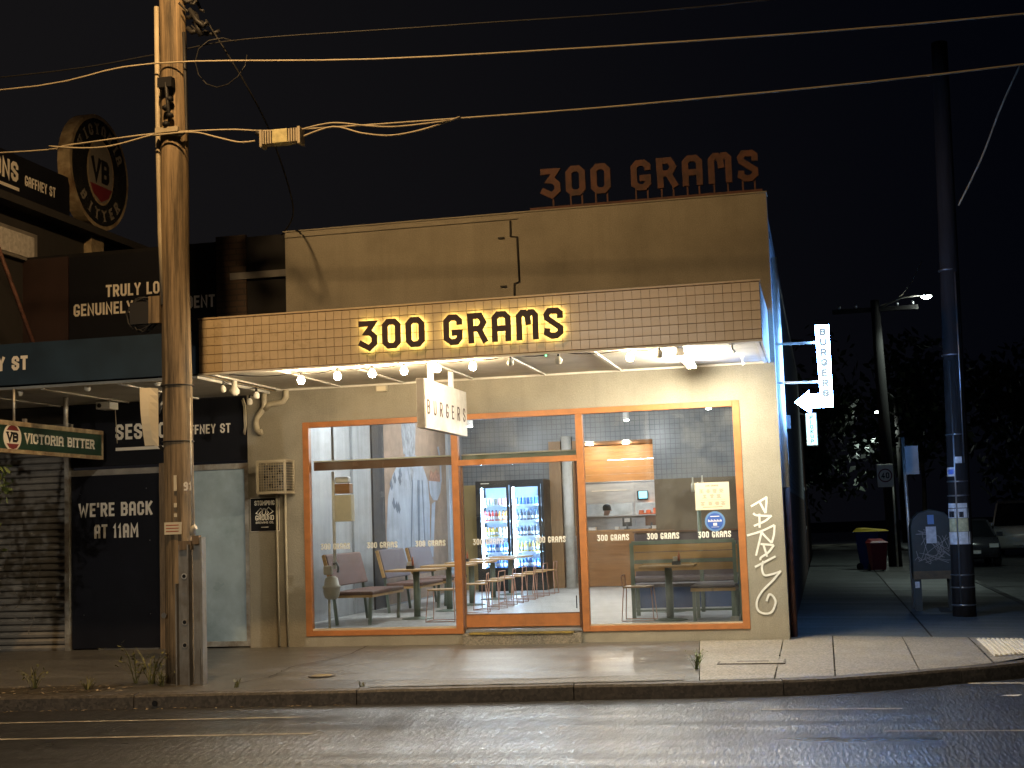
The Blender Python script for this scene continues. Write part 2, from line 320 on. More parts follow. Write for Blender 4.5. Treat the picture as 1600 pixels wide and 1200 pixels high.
# ------------------------------------------------------------------ mesh builder
ORG = {}
class MB:
    def __init__(s): s.v = []; s.f = []; s.sm = []
    def add(s, vs, fs, smooth=False):
        o = len(s.v); s.v += [tuple(v) for v in vs]; s.f += [tuple(i + o for i in f) for f in fs]; s.sm += [smooth] * len(fs); return s
    def box(s, x0, x1, y0, y1, z0, z1):
        return s.add([(x0, y0, z0), (x1, y0, z0), (x1, y1, z0), (x0, y1, z0), (x0, y0, z1), (x1, y0, z1), (x1, y1, z1), (x0, y1, z1)],
                     [(0, 3, 2, 1), (4, 5, 6, 7), (0, 1, 5, 4), (1, 2, 6, 5), (2, 3, 7, 6), (3, 0, 4, 7)])
    def bar(s, p, q, w, h=None, up=(0, 0, 1)):
        p = Vector(p); q = Vector(q); h = h or w; d = (q - p).normalized(); up = Vector(up)
        if abs(d.dot(up)) > 0.98: up = Vector((0, 1, 0))
        a = d.cross(up).normalized(); b = a.cross(d).normalized(); vs = []
        for c in (p, q):
            for i, j in ((-1, -1), (1, -1), (1, 1), (-1, 1)): vs.append(c + a * i * w / 2 + b * j * h / 2)
        return s.add(vs, [(0, 1, 2, 3), (7, 6, 5, 4), (0, 4, 5, 1), (1, 5, 6, 2), (2, 6, 7, 3), (3, 7, 4, 0)])
    def tube(s, pts, r, n=8, caps=True, smooth=True):
        pts = [Vector(p) for p in pts]; m = len(pts); rr = r if isinstance(r, (list, tuple)) else [r] * m
        vs = []; fs = []; ref = None
        for i, p in enumerate(pts):
            d = (pts[min(i + 1, m - 1)] - pts[max(i - 1, 0)]).normalized()
            if ref is None:
                ref = Vector((0, 0, 1)) if abs(d.z) < 0.9 else Vector((0, 1, 0))
            a = d.cross(ref).normalized(); b = a.cross(d).normalized(); ref = b
            for k in range(n):
                t = 2 * math.pi * k / n; vs.append(p + (a * math.cos(t) + b * math.sin(t)) * rr[i])
        for i in range(m - 1):
            for k in range(n): fs.append((i * n + k, i * n + (k + 1) % n, (i + 1) * n + (k + 1) % n, (i + 1) * n + k))
        s.add(vs, fs, smooth)
        if caps:
            o = len(s.v) - len(vs); s.f += [tuple(o + k for k in range(n))[::-1], tuple(o + (m - 1) * n + k for k in range(n))]; s.sm += [False, False]
        return s
    def lathe(s, c, prof, n=16, smooth=True):
        c = Vector(c); vs = []; fs = []; m = len(prof)
        for r, z in prof:
            for k in range(n):
                t = 2 * math.pi * k / n; vs.append(c + Vector((r * math.cos(t), r * math.sin(t), z)))
        for i in range(m - 1):
            for k in range(n): fs.append((i * n + k, i * n + (k + 1) % n, (i + 1) * n + (k + 1) % n, (i + 1) * n + k))
        s.add(vs, fs, smooth)
        o = len(s.v) - len(vs); s.f += [tuple(o + k for k in range(n))[::-1], tuple(o + (m - 1) * n + k for k in range(n))]; s.sm += [False, False]
        return s
    def disc(s, c, u, v, r, th, n=32, ry=None):
        c = Vector(c); u = Vector(u); v = Vector(v); w = u.cross(v).normalized(); ry = ry or r; vs = []
        for k in range(n):
            t = 2 * math.pi * k / n; vs.append(c + u * math.cos(t) * r + v * math.sin(t) * ry)
        for k in range(n): vs.append(vs[k] + w * th)
        return s.add(vs, [tuple(range(n))[::-1], tuple(range(n, 2 * n))] + [(k, (k + 1) % n, n + (k + 1) % n, n + k) for k in range(n)])
    def prism(s, o, u, v, pts, th):
        o = Vector(o); u = Vector(u); v = Vector(v); w = u.cross(v).normalized(); n = len(pts)
        a = sum(pts[i][0] * pts[(i + 1) % n][1] - pts[(i + 1) % n][0] * pts[i][1] for i in range(n))
        if a < 0: pts = pts[::-1]
        vs = [o + u * x + v * y for x, y in pts]; vs += [p + w * th for p in vs]
        return s.add(vs, [tuple(range(n))[::-1], tuple(range(n, 2 * n))] + [(k, (k + 1) % n, n + (k + 1) % n, n + k) for k in range(n)])
    def build(s, name, mat, parent=None, bevel=0, tri=False):
        me = bpy.data.meshes.new(name); org = ORG.get(parent, Vector((0, 0, 0))) if parent else Vector((0, 0, 0))
        me.from_pydata([Vector(v) - org for v in s.v], [], s.f); me.polygons.foreach_set('use_smooth', s.sm)
        if mat: me.materials.append(MAT[mat])
        me.update()
        o = bpy.data.objects.new(name, me); COL.objects.link(o)
        if parent: o.parent = parent
        ORG[o] = org
        if bevel:
            bv = o.modifiers.new('bevel', 'BEVEL'); bv.width = bevel; bv.segments = 2; bv.limit_method = 'ANGLE'; bv.angle_limit = R(40)
        return o
def B(name, mat, parent, *a, bevel=0): return MB().box(*a).build(name, mat, parent, bevel)
def tag(o, label=None, cat=None, group=None, kind=None):
    if label: o['label'] = label
    if cat: o['category'] = cat
    if group: o['group'] = group
    if kind: o['kind'] = kind
    return o
def thing(name, loc, label, cat, group=None):
    o = bpy.data.objects.new(name, None); COL.objects.link(o); o.location = loc; o.empty_display_size = 0.1
    ORG[o] = Vector(loc); return tag(o, label, cat, group)
def struct(name, mb, mat): return tag(mb.build(name, mat), kind='structure')
def dup(o, loc=None, rz=None, label=None, parent=None):
    c = o.copy(); COL.objects.link(c)
    if parent: c.parent = parent
    if loc is not None: c.location = loc
    if rz is not None: c.rotation_euler = (0, 0, rz)
    if label: c['label'] = label
    for ch in list(o.children): dup(ch, parent=c)
    return c
def point(parent, loc, power, col, r=0.05, kind='POINT', rot=None, spot=None, blend=0.5, size=None, name='lamp_light'):
    l = bpy.data.lights.new(name, kind); l.energy = power; l.color = col
    if kind != 'AREA': l.shadow_soft_size = r
    if spot: l.spot_size = R(spot); l.spot_blend = blend
    if size: l.size = size
    o = bpy.data.objects.new(name, l); COL.objects.link(o)
    if parent: o.parent = parent
    o.location = Vector(loc) - (ORG.get(parent, Vector((0, 0, 0))) if parent else Vector((0, 0, 0)))
    if rot: o.rotation_euler = rot
    return o

# ------------------------------------------------------------------ lettering (stroke font with chamfered corners)
c_, y_ = 0.26, 0.15
GL = {
 'A': (1, [[(0,0),(0,1-y_),(c_,1),(1-c_,1),(1,1-y_),(1,0)], [(0,.42),(1,.42)]]),
 'B': (1, [[(0,1),(0,0),(1-c_,0),(1,y_),(1,.40),(.82,.50)], [(.05,1),(1-c_,1),(1,1-y_),(1,.64),(.82,.54)], [(.78,.52),(.05,.52)]]),
 'C': (1, [[(1,.70),(1,1-y_),(1-c_,1),(c_,1),(0,1-y_),(0,y_),(c_,0),(1-c_,0),(1,y_),(1,.30)]]),
 'D': (1, [[(0,.5),(0,1),(1-c_,1),(1,1-y_),(1,y_),(1-c_,0),(0,0),(0,.5)]]),
 'E': (.85, [[(1,1),(0,1),(0,0),(1,0)], [(0,.52),(.85,.52)]]),
 'F': (.85, [[(1,1),(0,1),(0,0)], [(0,.5),(.85,.5)]]),
 'G': (1, [[(1,.80),(1,1-y_),(1-c_,1),(c_,1),(0,1-y_),(0,y_),(c_,0),(1-c_,0),(1,y_),(1,.38),(.62,.38)]]),
 'I': (.02, [[(.5,0),(.5,1)]]),
 'K': (1, [[(0,0),(0,1)], [(1,1),(.08,.44)], [(.34,.58),(1,0)]]),
 'L': (.85, [[(0,1),(0,0),(1,0)]]),
 'M': (1.3, [[(0,0),(0,1),(.5,.38),(1,1),(1,0)]]),
 'N': (1.05, [[(0,0),(0,1),(1,0),(1,1)]]),
 'O': (1, [[(c_,0),(1-c_,0),(1,y_),(1,1-y_),(1-c_,1),(c_,1),(0,1-y_),(0,y_),(c_,0)]]),
 'P': (1, [[(0,0),(0,1),(1-c_,1),(1,1-y_),(1,.58),(1-c_,.45)], [(1-c_,.45),(.05,.45)]]),
 'R': (1, [[(0,0),(0,1),(1-c_,1),(1,1-y_),(1,.60),(1-c_,.47)], [(1-c_,.47),(.05,.47)], [(.5,.47),(1,0)]]),
 'S': (1, [[(1,.79),(1,1-y_),(1-c_,1),(c_,1),(0,1-y_),(0,.64),(1,.36),(1,y_),(1-c_,0),(c_,0),(0,y_),(0,.22)]]),
 'T': (.95, [[(0,1),(1,1)], [(.5,1),(.5,0)]]),
 'U': (1, [[(0,1),(0,y_),(c_,0),(1-c_,0),(1,y_),(1,1)]]),
 'V': (1.05, [[(0,1),(.5,0),(1,1)]]),
 'W': (1.5, [[(0,1),(.23,0),(.5,.75),(.77,0),(1,1)]]),
 'Y': (1, [[(0,1),(.5,.45),(1,1)], [(.5,.45),(.5,0)]]),
 '1': (.58, [[(0,.84),(.6,1),(.6,0)]]),
 '0': (1, [[(c_,0),(1-c_,0),(1,y_),(1,1-y_),(1-c_,1),(c_,1),(0,1-y_),(0,y_),(c_,0)]]),
 '4': (1.05, [[(.72,0),(.72,1),(0,.26),(1,.26)]]),
 '9': (1, [[(1,.5),(.3,.5),(0,.6),(0,.85),(.3,1),(.7,1),(1,.85),(1,.2),(.7,0),(.1,0)]]),
 '3': (1, [[(0,.98),(.92,.98),(.42,.60),(.70,.58),(1,.42),(1,.16),(.58,-.04),(0,.14)]]),
 "'": (.1, [[(.5,.72),(.5,1.12)]]),
 '.': (.1, [[(.5,0),(.5,.06)]]),
}
# the burger shop's own angular numerals and M
GL['m'] = (1.15, [[(0,0),(0,.86),(.20,1),(.36,1),(.52,.84),(.56,.62)], [(.52,.86),(.68,1),(.84,1),(1,.88),(1,0)]])
GL['g'] = (1, [[(1,.80),(1,.86),(.72,1),(.28,1),(0,.84),(0,.14),(.36,-.02),(.74,-.02),(1,.14),(1,.36),(.62,.36)]])
GL['r'] = (1, [[(.05,0),(0,1),(.74,1),(1,.72),(.74,.48)], [(.72,.47),(.10,.47)], [(.62,.47),(1.04,0)]])
GL['s'] = (1, [[(1,.80),(1,.90),(.80,1),(.20,1),(0,.84),(.06,.70),(1,.30),(1,.12),(.70,-.02),(.34,-.02),(0,.10),(.02,.18)]])
def ribbon(pl, t, cap=0.0):
    """outline of a mitred polyline, as quads (2-D)"""
    pl = [Vector(p) for p in pl]; closed = (pl[0] - pl[-1]).length < 1e-6
    if cap and not closed:
        a0 = pl[0] + (pl[0] - pl[1]).normalized() * t * cap; a1 = pl[-1] + (pl[-1] - pl[-2]).normalized() * t * cap; pl[0] = a0; pl[-1] = a1
    if closed: pl = pl[:-1]
    n = len(pl); L = []; Rr = []
    for i in range(n):
        a = pl[i - 1] if (i > 0 or closed) else None; b = pl[(i + 1) % n] if (i < n - 1 or closed) else None
        d1 = (pl[i] - a).normalized() if a is not None else None; d2 = (b - pl[i]).normalized() if b is not None else None
        if d1 is None: d1 = d2
        if d2 is None: d2 = d1
        n1 = Vector((-d1.y, d1.x)); n2 = Vector((-d2.y, d2.x)); m = n1 + n2
        m = m.normalized() if m.length > 1e-4 else n1
        k = min(1.0 / max(0.3, m.dot(n1)), 1.9)
        L.append(pl[i] + m * t / 2 * k); Rr.append(pl[i] - m * t / 2 * k)
    segs = n if closed else n - 1
    return L, Rr, segs
def glyph(mb, ch, o, u, v, w, h, t, depth, serif=False):
    wd, polys = GL[ch]; o = Vector(o); u = Vector(u); v = Vector(v); nn = u.cross(v).normalized()
    W = max(0.0, w * wd - t)
    for q, pl in enumerate(polys):
        p2 = [(t / 2 + x * W, t / 2 + y * (h - t)) for x, y in pl]
        if serif:
            for e in (p2[0], p2[-1]):
                if abs(e[1] - t / 2) < 1e-6 or abs(e[1] - (h - t / 2)) < 1e-6:
                    yy = 0 if e[1] < h / 2 else h - t * 0.45
                    a = [o + u * (e[0] + s * t * 0.95) + v * (yy + j) + nn * (depth * 0.02) for s, j in ((-1, 0), (1, 0), (1, t * .45), (-1, t * .45))]
                    mb.add(a + [p + nn * depth * 1.05 for p in a], [(3, 2, 1, 0), (4, 5, 6, 7), (0, 1, 5, 4), (1, 2, 6, 5), (2, 3, 7, 6), (3, 0, 4, 7)])
        L, Rr, segs = ribbon(p2, t, 0.0 if ch == "'" else 0.5); n = len(L); dd = depth * (1 + 0.03 * q); z0 = nn * (depth * 0.01 * q)
        vs = [o + u * p.x + v * p.y + z0 for p in L] + [o + u * p.x + v * p.y + z0 for p in Rr]
        vs += [p + nn * dd for p in vs]; fs = []
        for i in range(segs):
            j = (i + 1) % n
            fs += [(i, n + i, n + j, j)[::-1], (2*n + i, 3*n + i, 3*n + j, 2*n + j), (i, j, 2*n + j, 2*n + i)[::-1], (n + i, n + j, 3*n + j, 3*n + i)]
        if segs < n:
            fs += [(0, n, 3*n, 2*n), (n - 1, 2*n - 1, 4*n - 1, 3*n - 1)[::-1]]
        mb.add(vs, fs)
    return max(w * wd, t)
def text_w(s, w, t, gap):
    x = 0
    for ch in s: x += (w * 0.75 if ch == ' ' else max(w * GL[ch][0], t) + gap)
    return x - gap
def text(s, parent, mat, o, u, v, w, h, t, gap, depth=0.003, name='lettering', each=False, centre=False, serif=False, fit=None):
    u = Vector(u).normalized(); v = Vector(v).normalized(); o = Vector(o)
    if fit:
        k = fit / text_w(s, w, t, gap); w *= k; gap *= k
    if centre: o = o - u * text_w(s, w, t, gap) / 2
    mb = MB(); out = []
    for ch in s:
        if ch == ' ':
            o = o + u * w * 0.75
            if not each: mb.build(name, mat, parent); mb = MB()
            continue
        a = glyph(mb, ch, o, u, v, w, h, t, depth, serif); o = o + u * (a + gap)
        if each: out.append(mb.build(name, mat, parent)); mb = MB()
    if not each: return mb.build(name, mat, parent)
    return out
XU, YU, ZU = (1, 0, 0), (0, 1, 0), (0, 0, 1)
def strokes(parent, mat, name, o, u, v, polys, t, depth=0.002):
    mb = MB(); o = Vector(o); u = Vector(u); v = Vector(v); nn = u.cross(v).normalized()
    for q, pl in enumerate(polys):
        L, Rr, segs = ribbon(pl, t); n = len(L); z = nn * (depth + 0.0006 * q)
        mb.add([o + u * p.x + v * p.y + z for p in L] + [o + u * p.x + v * p.y + z for p in Rr],
               [(i, (i + 1) % n, n + (i + 1) % n, n + i) for i in range(segs)])
    return mb.build(name, mat, parent)
def smooth_pl(pts, k=4):
    out = []; n = len(pts)
    for i in range(n - 1):
        p0 = Vector(pts[max(i - 1, 0)]); p1 = Vector(pts[i]); p2 = Vector(pts[i + 1]); p3 = Vector(pts[min(i + 2, n - 1)])
        for j in range(k):
            s = j / k
            out.append(0.5 * ((2 * p1) + (p2 - p0) * s + (2 * p0 - 5 * p1 + 4 * p2 - p3) * s * s + (3 * p1 - p0 - 3 * p2 + p3) * s ** 3))
    out.append(Vector(pts[-1])); return out

# ================================================================== SETTING: ground, road, kerb, footpath
KP = [(-30, -6.7), (-8.94, -4.58), (-4.94, -4.18), (-2.65, -3.90), (-.5, -3.66), (.81, -3.07), (2.05, -2.2), (2.9, -1.1), (3.3, .3), (3.45, 2), (3.45, 60)]
KC = [Vector((p[0], p[1])) for p in smooth_pl([(x, y, 0) for x, y in KP[3:10]], 6)]
KC = [Vector((-30, -6.7)), Vector((-8.94, -4.58)), Vector((-4.94, -4.18))] + KC + [Vector((3.45, 60))]
def kerb_y(x):
    for a, b in zip(KC, KC[1:]):
        if a.x <= x <= b.x and b.x > a.x: return a.y + (b.y - a.y) * (x - a.x) / (b.x - a.x)
    return KC[0].y
def kdist(x, y):
    p = Vector((x, y)); best = 99
    for a, b in zip(KC, KC[1:]):
        ab = b - a; t = max(0, min(1, (p - a).dot(ab) / ab.length_squared)); best = min(best, (p - a - ab * t).length)
    return best
def fz(x, y): return -0.095 + 0.095 * min(1, max(0, kdist(x, y) - .15) / 3.4)
def sheet(rows):
    mb = MB(); n = len(rows[0]); vs = [p for r in rows for p in r]; m = len(rows)
    return mb.add(vs, [(i * n + j, i * n + j + 1, (i + 1) * n + j + 1, (i + 1) * n + j) for i in range(m - 1) for j in range(n - 1)])
def quad_sheet(c, nu, nv, zf, dz=0.0, jit=0.0):
    rows = []
    for i in range(nv + 1):
        t = i / nv; r = []
        for j in range(nu + 1):
            s = j / nu
            p = [(c[0][k] * (1 - s) + c[1][k] * s) * (1 - t) + (c[3][k] * (1 - s) + c[2][k] * s) * t for k in (0, 1)]
            r.append((p[0], p[1], zf(p[0], p[1]) + dz + random.uniform(-jit, jit)))
        rows.append(r)
    return sheet(rows)
G = struct('ground', MB().add([(-150, -60, -.42), (150, -60, -.42), (150, 260, -.42), (-150, 260, -.42)], [(0, 1, 2, 3)]), 'ground')
road = struct('road', sheet([[(x, y, -.25) for x in (-60, -20, -6, 0, 8, 20, 60)] for y in (-40, -14, -6, -3, 2, 12, 40, 110)]), 'road')
for nm, pts in (('lane_line', [(-14, -6.12), (-5.2, -5.15), (-5.2, -5.09), (-14, -6.06)]),
                ('lane_line', [(-14, -7.26), (-4.7, -6.22), (-4.7, -6.15), (-14, -7.19)]),
                ('give_way_line', [(1.40, -2.85), (3.6, -2.93), (3.6, -2.80), (1.40, -2.74)]),
                ('lane_line', [(.40, -6.13), (4.5, -6.05), (4.5, -5.99), (.40, -6.08)]),
                ('lane_line', [(-.68, -4.76), (.62, -4.76), (.62, -4.71), (-.68, -4.71)])):
    MB().add([(x, y, -.2455) for x, y in pts], [(0, 1, 2, 3)]).build(nm, 'line_paint', road)
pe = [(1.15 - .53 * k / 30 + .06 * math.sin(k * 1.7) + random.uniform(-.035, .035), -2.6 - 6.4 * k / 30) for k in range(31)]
MB().add([(x, y, -.2465) for x, y in pe] + [(5.2, y, -.2465) for x, y in pe], [(k, k + 1, 32 + k, 31 + k)[::-1] for k in range(30)]).build('road_shade_patch', 'road_shade', road)  # overlay sheet painting the unlit right end of the road dark
# kerb of separate lengths
KL = [(-30, -16), (-16, -11.2), (-11.2, -9.75), (-9.75, -7.42), (-7.42, -4.96), (-4.96, -2.66), (-2.66, -.5), (-.5, 1.35), (1.35, 3.2)]
base = struct('footpath_base', sheet([[(x, y, -.16) for x in (-30, -10, 0, 3.35)] for y in (.6, 60)]), 'dirt')
kerb = tag(bpy.data.objects.new('kerb', None), kind='structure'); COL.objects.link(kerb); ORG[kerb] = Vector((0, 0, 0))
def kerb_piece(pts):
    prof = [(0.0, -.27), (0.008, -.125), (0.03, -.101), (0.16, -.093), (0.16, -.27)]
    mb = MB(); vs = []; m = len(pts); q = len(prof)
    for i, p in enumerate(pts):
        d = (pts[min(i + 1, m - 1)] - pts[max(i - 1, 0)]).normalized(); nrm = Vector((-d.y, d.x))
        j = random.uniform(-.003, .003)
        for a, z in prof: vs.append((p.x + nrm.x * (a + j), p.y + nrm.y * (a + j), z + j))
    fs = [(i * q + k, (i + 1) * q + k, (i + 1) * q + k + 1, i * q + k + 1) for i in range(m - 1) for k in range(q - 1)]
    fs += [tuple(range(q)), tuple((m - 1) * q + k for k in range(q))[::-1]]
    return mb.add(vs, fs)
for a, b in KL:
    n = max(3, int((b - a) / .25)); xs = [a + .005 + (b - a - .01) * i / n for i in range(n + 1)]
    kerb_piece([Vector((x, kerb_y(x))) for x in xs]).build('kerb_length', 'kerb_stone', kerb)
y0 = kerb_y(3.2)
kerb_piece([p for p in KC if p.x > 3.21][:-1] + [Vector((3.45, y)) for y in (8, 20, 40, 60)]).build('kerb_length', 'kerb_stone', kerb)
MB().disc((-7.18, kerb_y(-7.18) - .006, -.195), XU, ZU, .032, .004, 16).build('drain_hole', 'black', kerb)
# asphalt footpath in front of the shops
def bx_(y): return -1.68 + 0.085 * (-y)
rows = []
for i in range(13):
    t = i / 12; r = []
    xs = [-30 + 14 * j / 8 for j in range(8)] + [-16 + (16 - 1.68) * j / 60 for j in range(61)]
    for x in xs:
        yb = kerb_y(x) + .16; y = yb * (1 - t) + .03 * t
        xx = x if x < -2 else x + (bx_(y) + 1.68) * (x + 2) / .32 if x > -2 else x
        r.append((xx, y, fz(xx, y) + random.uniform(-.003, .003) + .008 * math.sin(xx * 1.3) * t * (1 - t)))
    rows.append(r)
fp = struct('footpath', sheet(rows), 'footpath_asphalt')
def panel(c, mat='concrete', nu=6, nv=6, dz=.004, name='paving_panel'):
    return quad_sheet(c, nu, nv, fz, dz, .0012).build(name, mat, fp)
ky = lambda x: kerb_y(x) + .17
panel([(bx_(-3.6) + .012, ky(-1.37)), (-.60, ky(-.60)), (-.60, -.02), (-1.668, -.02)])
panel([(-.588, ky(-.588)), (.02, ky(.02)), (.02, .46), (-.588, .46)])
panel([(.035, ky(.035)), (.9, ky(.9)), (.9, .46), (.035, .46)])
panel([(.912, ky(.912)), (1.72, ky(1.72)), (1.72, .46), (.912, .46)])
panel([(1.735, ky(1.735) + .02), (3.0, ky(3.0) + .1), (3.0, .46), (1.735, .46)])
Y = .475
while Y < 40:
    L = 1.5
    panel([(-.49, Y), (1.27, Y), (1.27, Y + L - .012), (-.49, Y + L - .012)], 'side_concrete', 3, 3)
    panel([(1.30, Y), (3.27, Y), (3.27, Y + L - .004), (1.30, Y + L - .004)], 'side_concrete' if Y < 8 else 'footpath_asphalt', 3, 3, .001, 'verge_panel')
    Y += L
for pl in ([(-6.55, -3.75), (-6.35, -3.1), (-6.42, -2.4), (-6.1, -1.3), (-6.18, -.1)], [(-4.9, -3.6), (-4.0, -3.45), (-3.1, -3.5), (-2.2, -3.3)], [(-8.9, -2.9), (-8.0, -2.75), (-7.2, -2.9)]):
    pp = smooth_pl([(a, b_, 0) for a, b_ in pl], 6); mb = MB(); q = []
    for k, p in enumerate(pp):
        d = (pp[min(k + 1, len(pp) - 1)] - pp[max(k - 1, 0)]).normalized(); nn = Vector((-d.y, d.x, 0)) * random.uniform(.006, .014); jx = Vector((random.uniform(-.02, .02), random.uniform(-.02, .02), 0))
        for sgn in (-1, 1): r_ = p + jx + nn * sgn; q.append((r_.x, r_.y, fz(r_.x, r_.y) + .0125))
    mb.add(q, [(2 * k, 2 * k + 1, 2 * k + 3, 2 * k + 2) for k in range(len(pp) - 1)]).build('crack', 'dirt', fp)
# tactile pad, cable pit, patches
quad_sheet([(-4.9, ky(-4.9)), (-1.52, ky(-1.52)), (-1.55, ky(-1.55) + .42), (-4.85, ky(-4.85) + .40)], 24, 3, fz, .009, .002).build('edging_strip', 'edging', fp)
pass
tp = tag(quad_sheet([(1.80, -1.72), (2.55, -1.2), (2.55, .2), (1.80, .2)], 4, 4, fz, .010).build('tactile_paving', 'tactile'), 'cream ribbed tactile paving pad at the footpath corner', 'tactile paving')
for i in range(13):
    x = 1.83 + i * .056; yl = -1.72 + (x - 1.80) * .69
    MB().bar((x, yl + .03, fz(x, yl) + .020), (x, .17, fz(x, .17) + .020), .026, .018).build('rib', 'tactile', tp)
pit = thing('pit_cover', (-.9, -2.2, fz(-.9, -2.2)), 'rectangular concrete cable pit cover set in the pale footpath panel', 'pit cover')
zz = fz(-.9, -2.2)
MB().box(-1.27, -.51, -2.44, -1.96, zz + .001, zz + .0075).build('cover_frame', 'kerb_stone', pit)
MB().box(-1.245, -.535, -2.415, -1.985, zz + .002, zz + .010).build('lid', 'concrete', pit)
MB().box(-1.06, -.70, -2.24, -2.16, zz + .0105, zz + .012).build('lid_badge', 'kerb_stone', pit)
wc = thing('water_cover', (-5.75, -3.1, fz(-5.75, -3.1)), 'small yellowish round water cover in the dark asphalt footpath', 'cover')
MB().disc((-5.75, -3.1, fz(-5.75, -3.1) + .004), XU, YU, .16, .006, 24).build('rim', 'kerb_stone', wc)
MB().disc((-5.75, -3.1, fz(-5.75, -3.1) + .010), XU, YU, .12, .004, 24).build('lid', 'water_lid', wc)

# ================================================================== BURGER SHOP
shop = thing('burger_shop', (-4.2, .1, 0), 'beige rendered corner burger shop with tiled awning and orange window frames', 'building')
fwm = MB()
fwm.box(-7.955, -7.115, 0, .25, -.12, 3.13).box(-1.01, -.51, 0, .25, -.12, 3.13).box(-7.115, -1.01, 0, .25, -.12, .14)
fwm.box(-7.955, -.51, 0, .25, 3.13, 3.62).box(-7.33, -.51, 0, .25, 3.62, 5.88)
fwm.build('front_wall', 'stucco', shop)
MB().box(-7.36, -.50, -.012, .27, 5.882, 5.90).build('parapet_cap', 'stucco', shop)
MB().box(-7.33, -3.9, -.016, -.001, 5.80, 5.825).build('parapet_moulding', 'stucco', shop)
MB().box(-.75, -.512, .25, 22, -.12, 5.60).build('side_wall', 'brick_side', shop)
MB().box(-7.9, -7.6, .25, 16, 0, 3.95).build('party_wall', 'int_concrete', shop)
MB().box(-7.6, -.75, .25, 16, 3.95, 4.1).build('ceiling', 'int_ceiling', shop)
MB().box(-8.3, -.5, .25, 22, 5.3, 5.4).build('roof', 'grey_metal', shop)
MB().box(-7.6, -.75, .12, 15, .02, .22).build('floor', 'int_floor', shop)
MB().box(-.80, -.751, .25, 10.6, .22, 3.95).build('inner_side_wall', 'int_wall', shop)
# back wall with the counter opening
MB().box(-7.6, -4.98, 10.6, 10.75, 2.45, 3.95).box(-4.98, -3.42, 10.6, 10.75, 3.27, 3.95).box(-3.42, -.75, 10.6, 10.75, 2.42, 3.95).build('tiled_back_wall', 'tile_grey', shop)
MB().box(-7.6, -5.62, 10.6, 10.75, .22, 2.45).box(-5.62, -4.98, 10.6, 10.75, 1.5, 2.45).build('ochre_dado', 'dado_ochre', shop)
MB().box(-3.42, -.75, 10.6, 10.75, .22, 2.42).build('brown_dado', 'dado', shop)
MB().box(-5.62, -5.37, 10.45, 10.598, .22, 3.3).build('timber_pilaster', 'wood_pillar', shop)
MB().tube([(-5.24, 10.48, .22), (-5.24, 10.48, 3.4)], .11, 14).build('white_column', 'white_paint', shop)
MB().box(-5.12, -4.98, 10.5, 10.598, 1.3, 3.3).build('timber_jamb', 'wood_pillar', shop)
# window and door frames
wf = MB()
wf.box(-7.12, -7.03, -.012, .09, .14, 3.13).box(-1.10, -1.005, -.012, .09, .14, 3.13)
wf.box(-7.03, -1.10, -.012, .09, 3.05, 3.128).box(-7.03, -4.955, -.012, .09, .142, .215).box(-3.115, -1.10, -.012, .09, .142, .215)
wf.box(-4.955, -4.86, -.015, .092, .142, 3.05).box(-3.21, -3.115, -.015, .092, .142, 3.05)
wf.box(-4.86, -3.21, -.013, .09, 2.42, 2.50)
wf.build('window_frame', 'frame_orange', shop, bevel=.004)
MB().box(-7.03, -4.957, .02, .07, .217, .245).box(-3.113, -1.10, .02, .07, .217, .235).build('glazing_bead', 'pvc', shop)
MB().box(-7.03, -4.957, .18, .26, 2.45, 2.565).build('inner_beam', 'wood_dark', shop)
MB().box(-4.857, -3.213, .18, .26, 2.50, 2.565).build('inner_beam', 'green_metal', shop)
MB().box(-7.03, -4.957, .16, .28, 2.567, 2.585).box(-4.857, -3.213, .16, .28, 2.567, 2.585).build('beam_capping', 'white_paint', shop)
def pane(x0, x1, z0, z1, nm='window_pane', y=.05): return MB().box(x0, x1, y, y + .008, z0, z1).build(nm, 'glass', shop)
pl_ = pane(-7.03, -4.957, .246, 3.05); pt_ = pane(-4.858, -3.212, 2.502, 3.05); pr_ = pane(-3.113, -1.10, .236, 3.05)
door = MB().box(-4.845, -4.815, .03, .075, .20, 2.415).box(-3.255, -3.225, .03, .075, .20, 2.415).box(-4.815, -3.255, .03, .075, .385, .40).build('door', 'wood_dark', shop)
MB().box(-4.815, -3.255, .028, .078, .225, .385).build('bottom_rail', 'frame_orange', door)
dp = MB().box(-4.815, -3.255, .05, .058, .40, 2.415).build('glass_panel', 'glass', door)
MB().box(-3.30, -3.285, .046, .049, .45, .62).build('notice_strip', 'black', door)
MB().box(-4.80, -3.22, -.06, .02, .165, .20).build('threshold', 'steel', shop)
MB().box(-4.84, -3.22, -.14, -.001, -.02, .135).build('doorstep', 'concrete', shop, bevel=.01)
MB().box(-4.74, -3.32, -.152, -.02, .137, .16).build('step_nosing', 'yellow_strip', shop)
for x0, x1, p in ((-6.9, -6.47, pl_), (-6.22, -5.78, pl_), (-5.52, -5.09, pl_), (-4.70, -4.27, dp), (-3.83, -3.41, dp), (-2.98, -2.55, pr_), (-2.31, -1.88, pr_), (-1.63, -1.20, pr_)):
    text('300 grAms', p, 'decal_white', (x0, .0485, 1.335), XU, ZU, .05, .082, .014, .012, .0012, 'window_lettering', fit=x1 - x0)
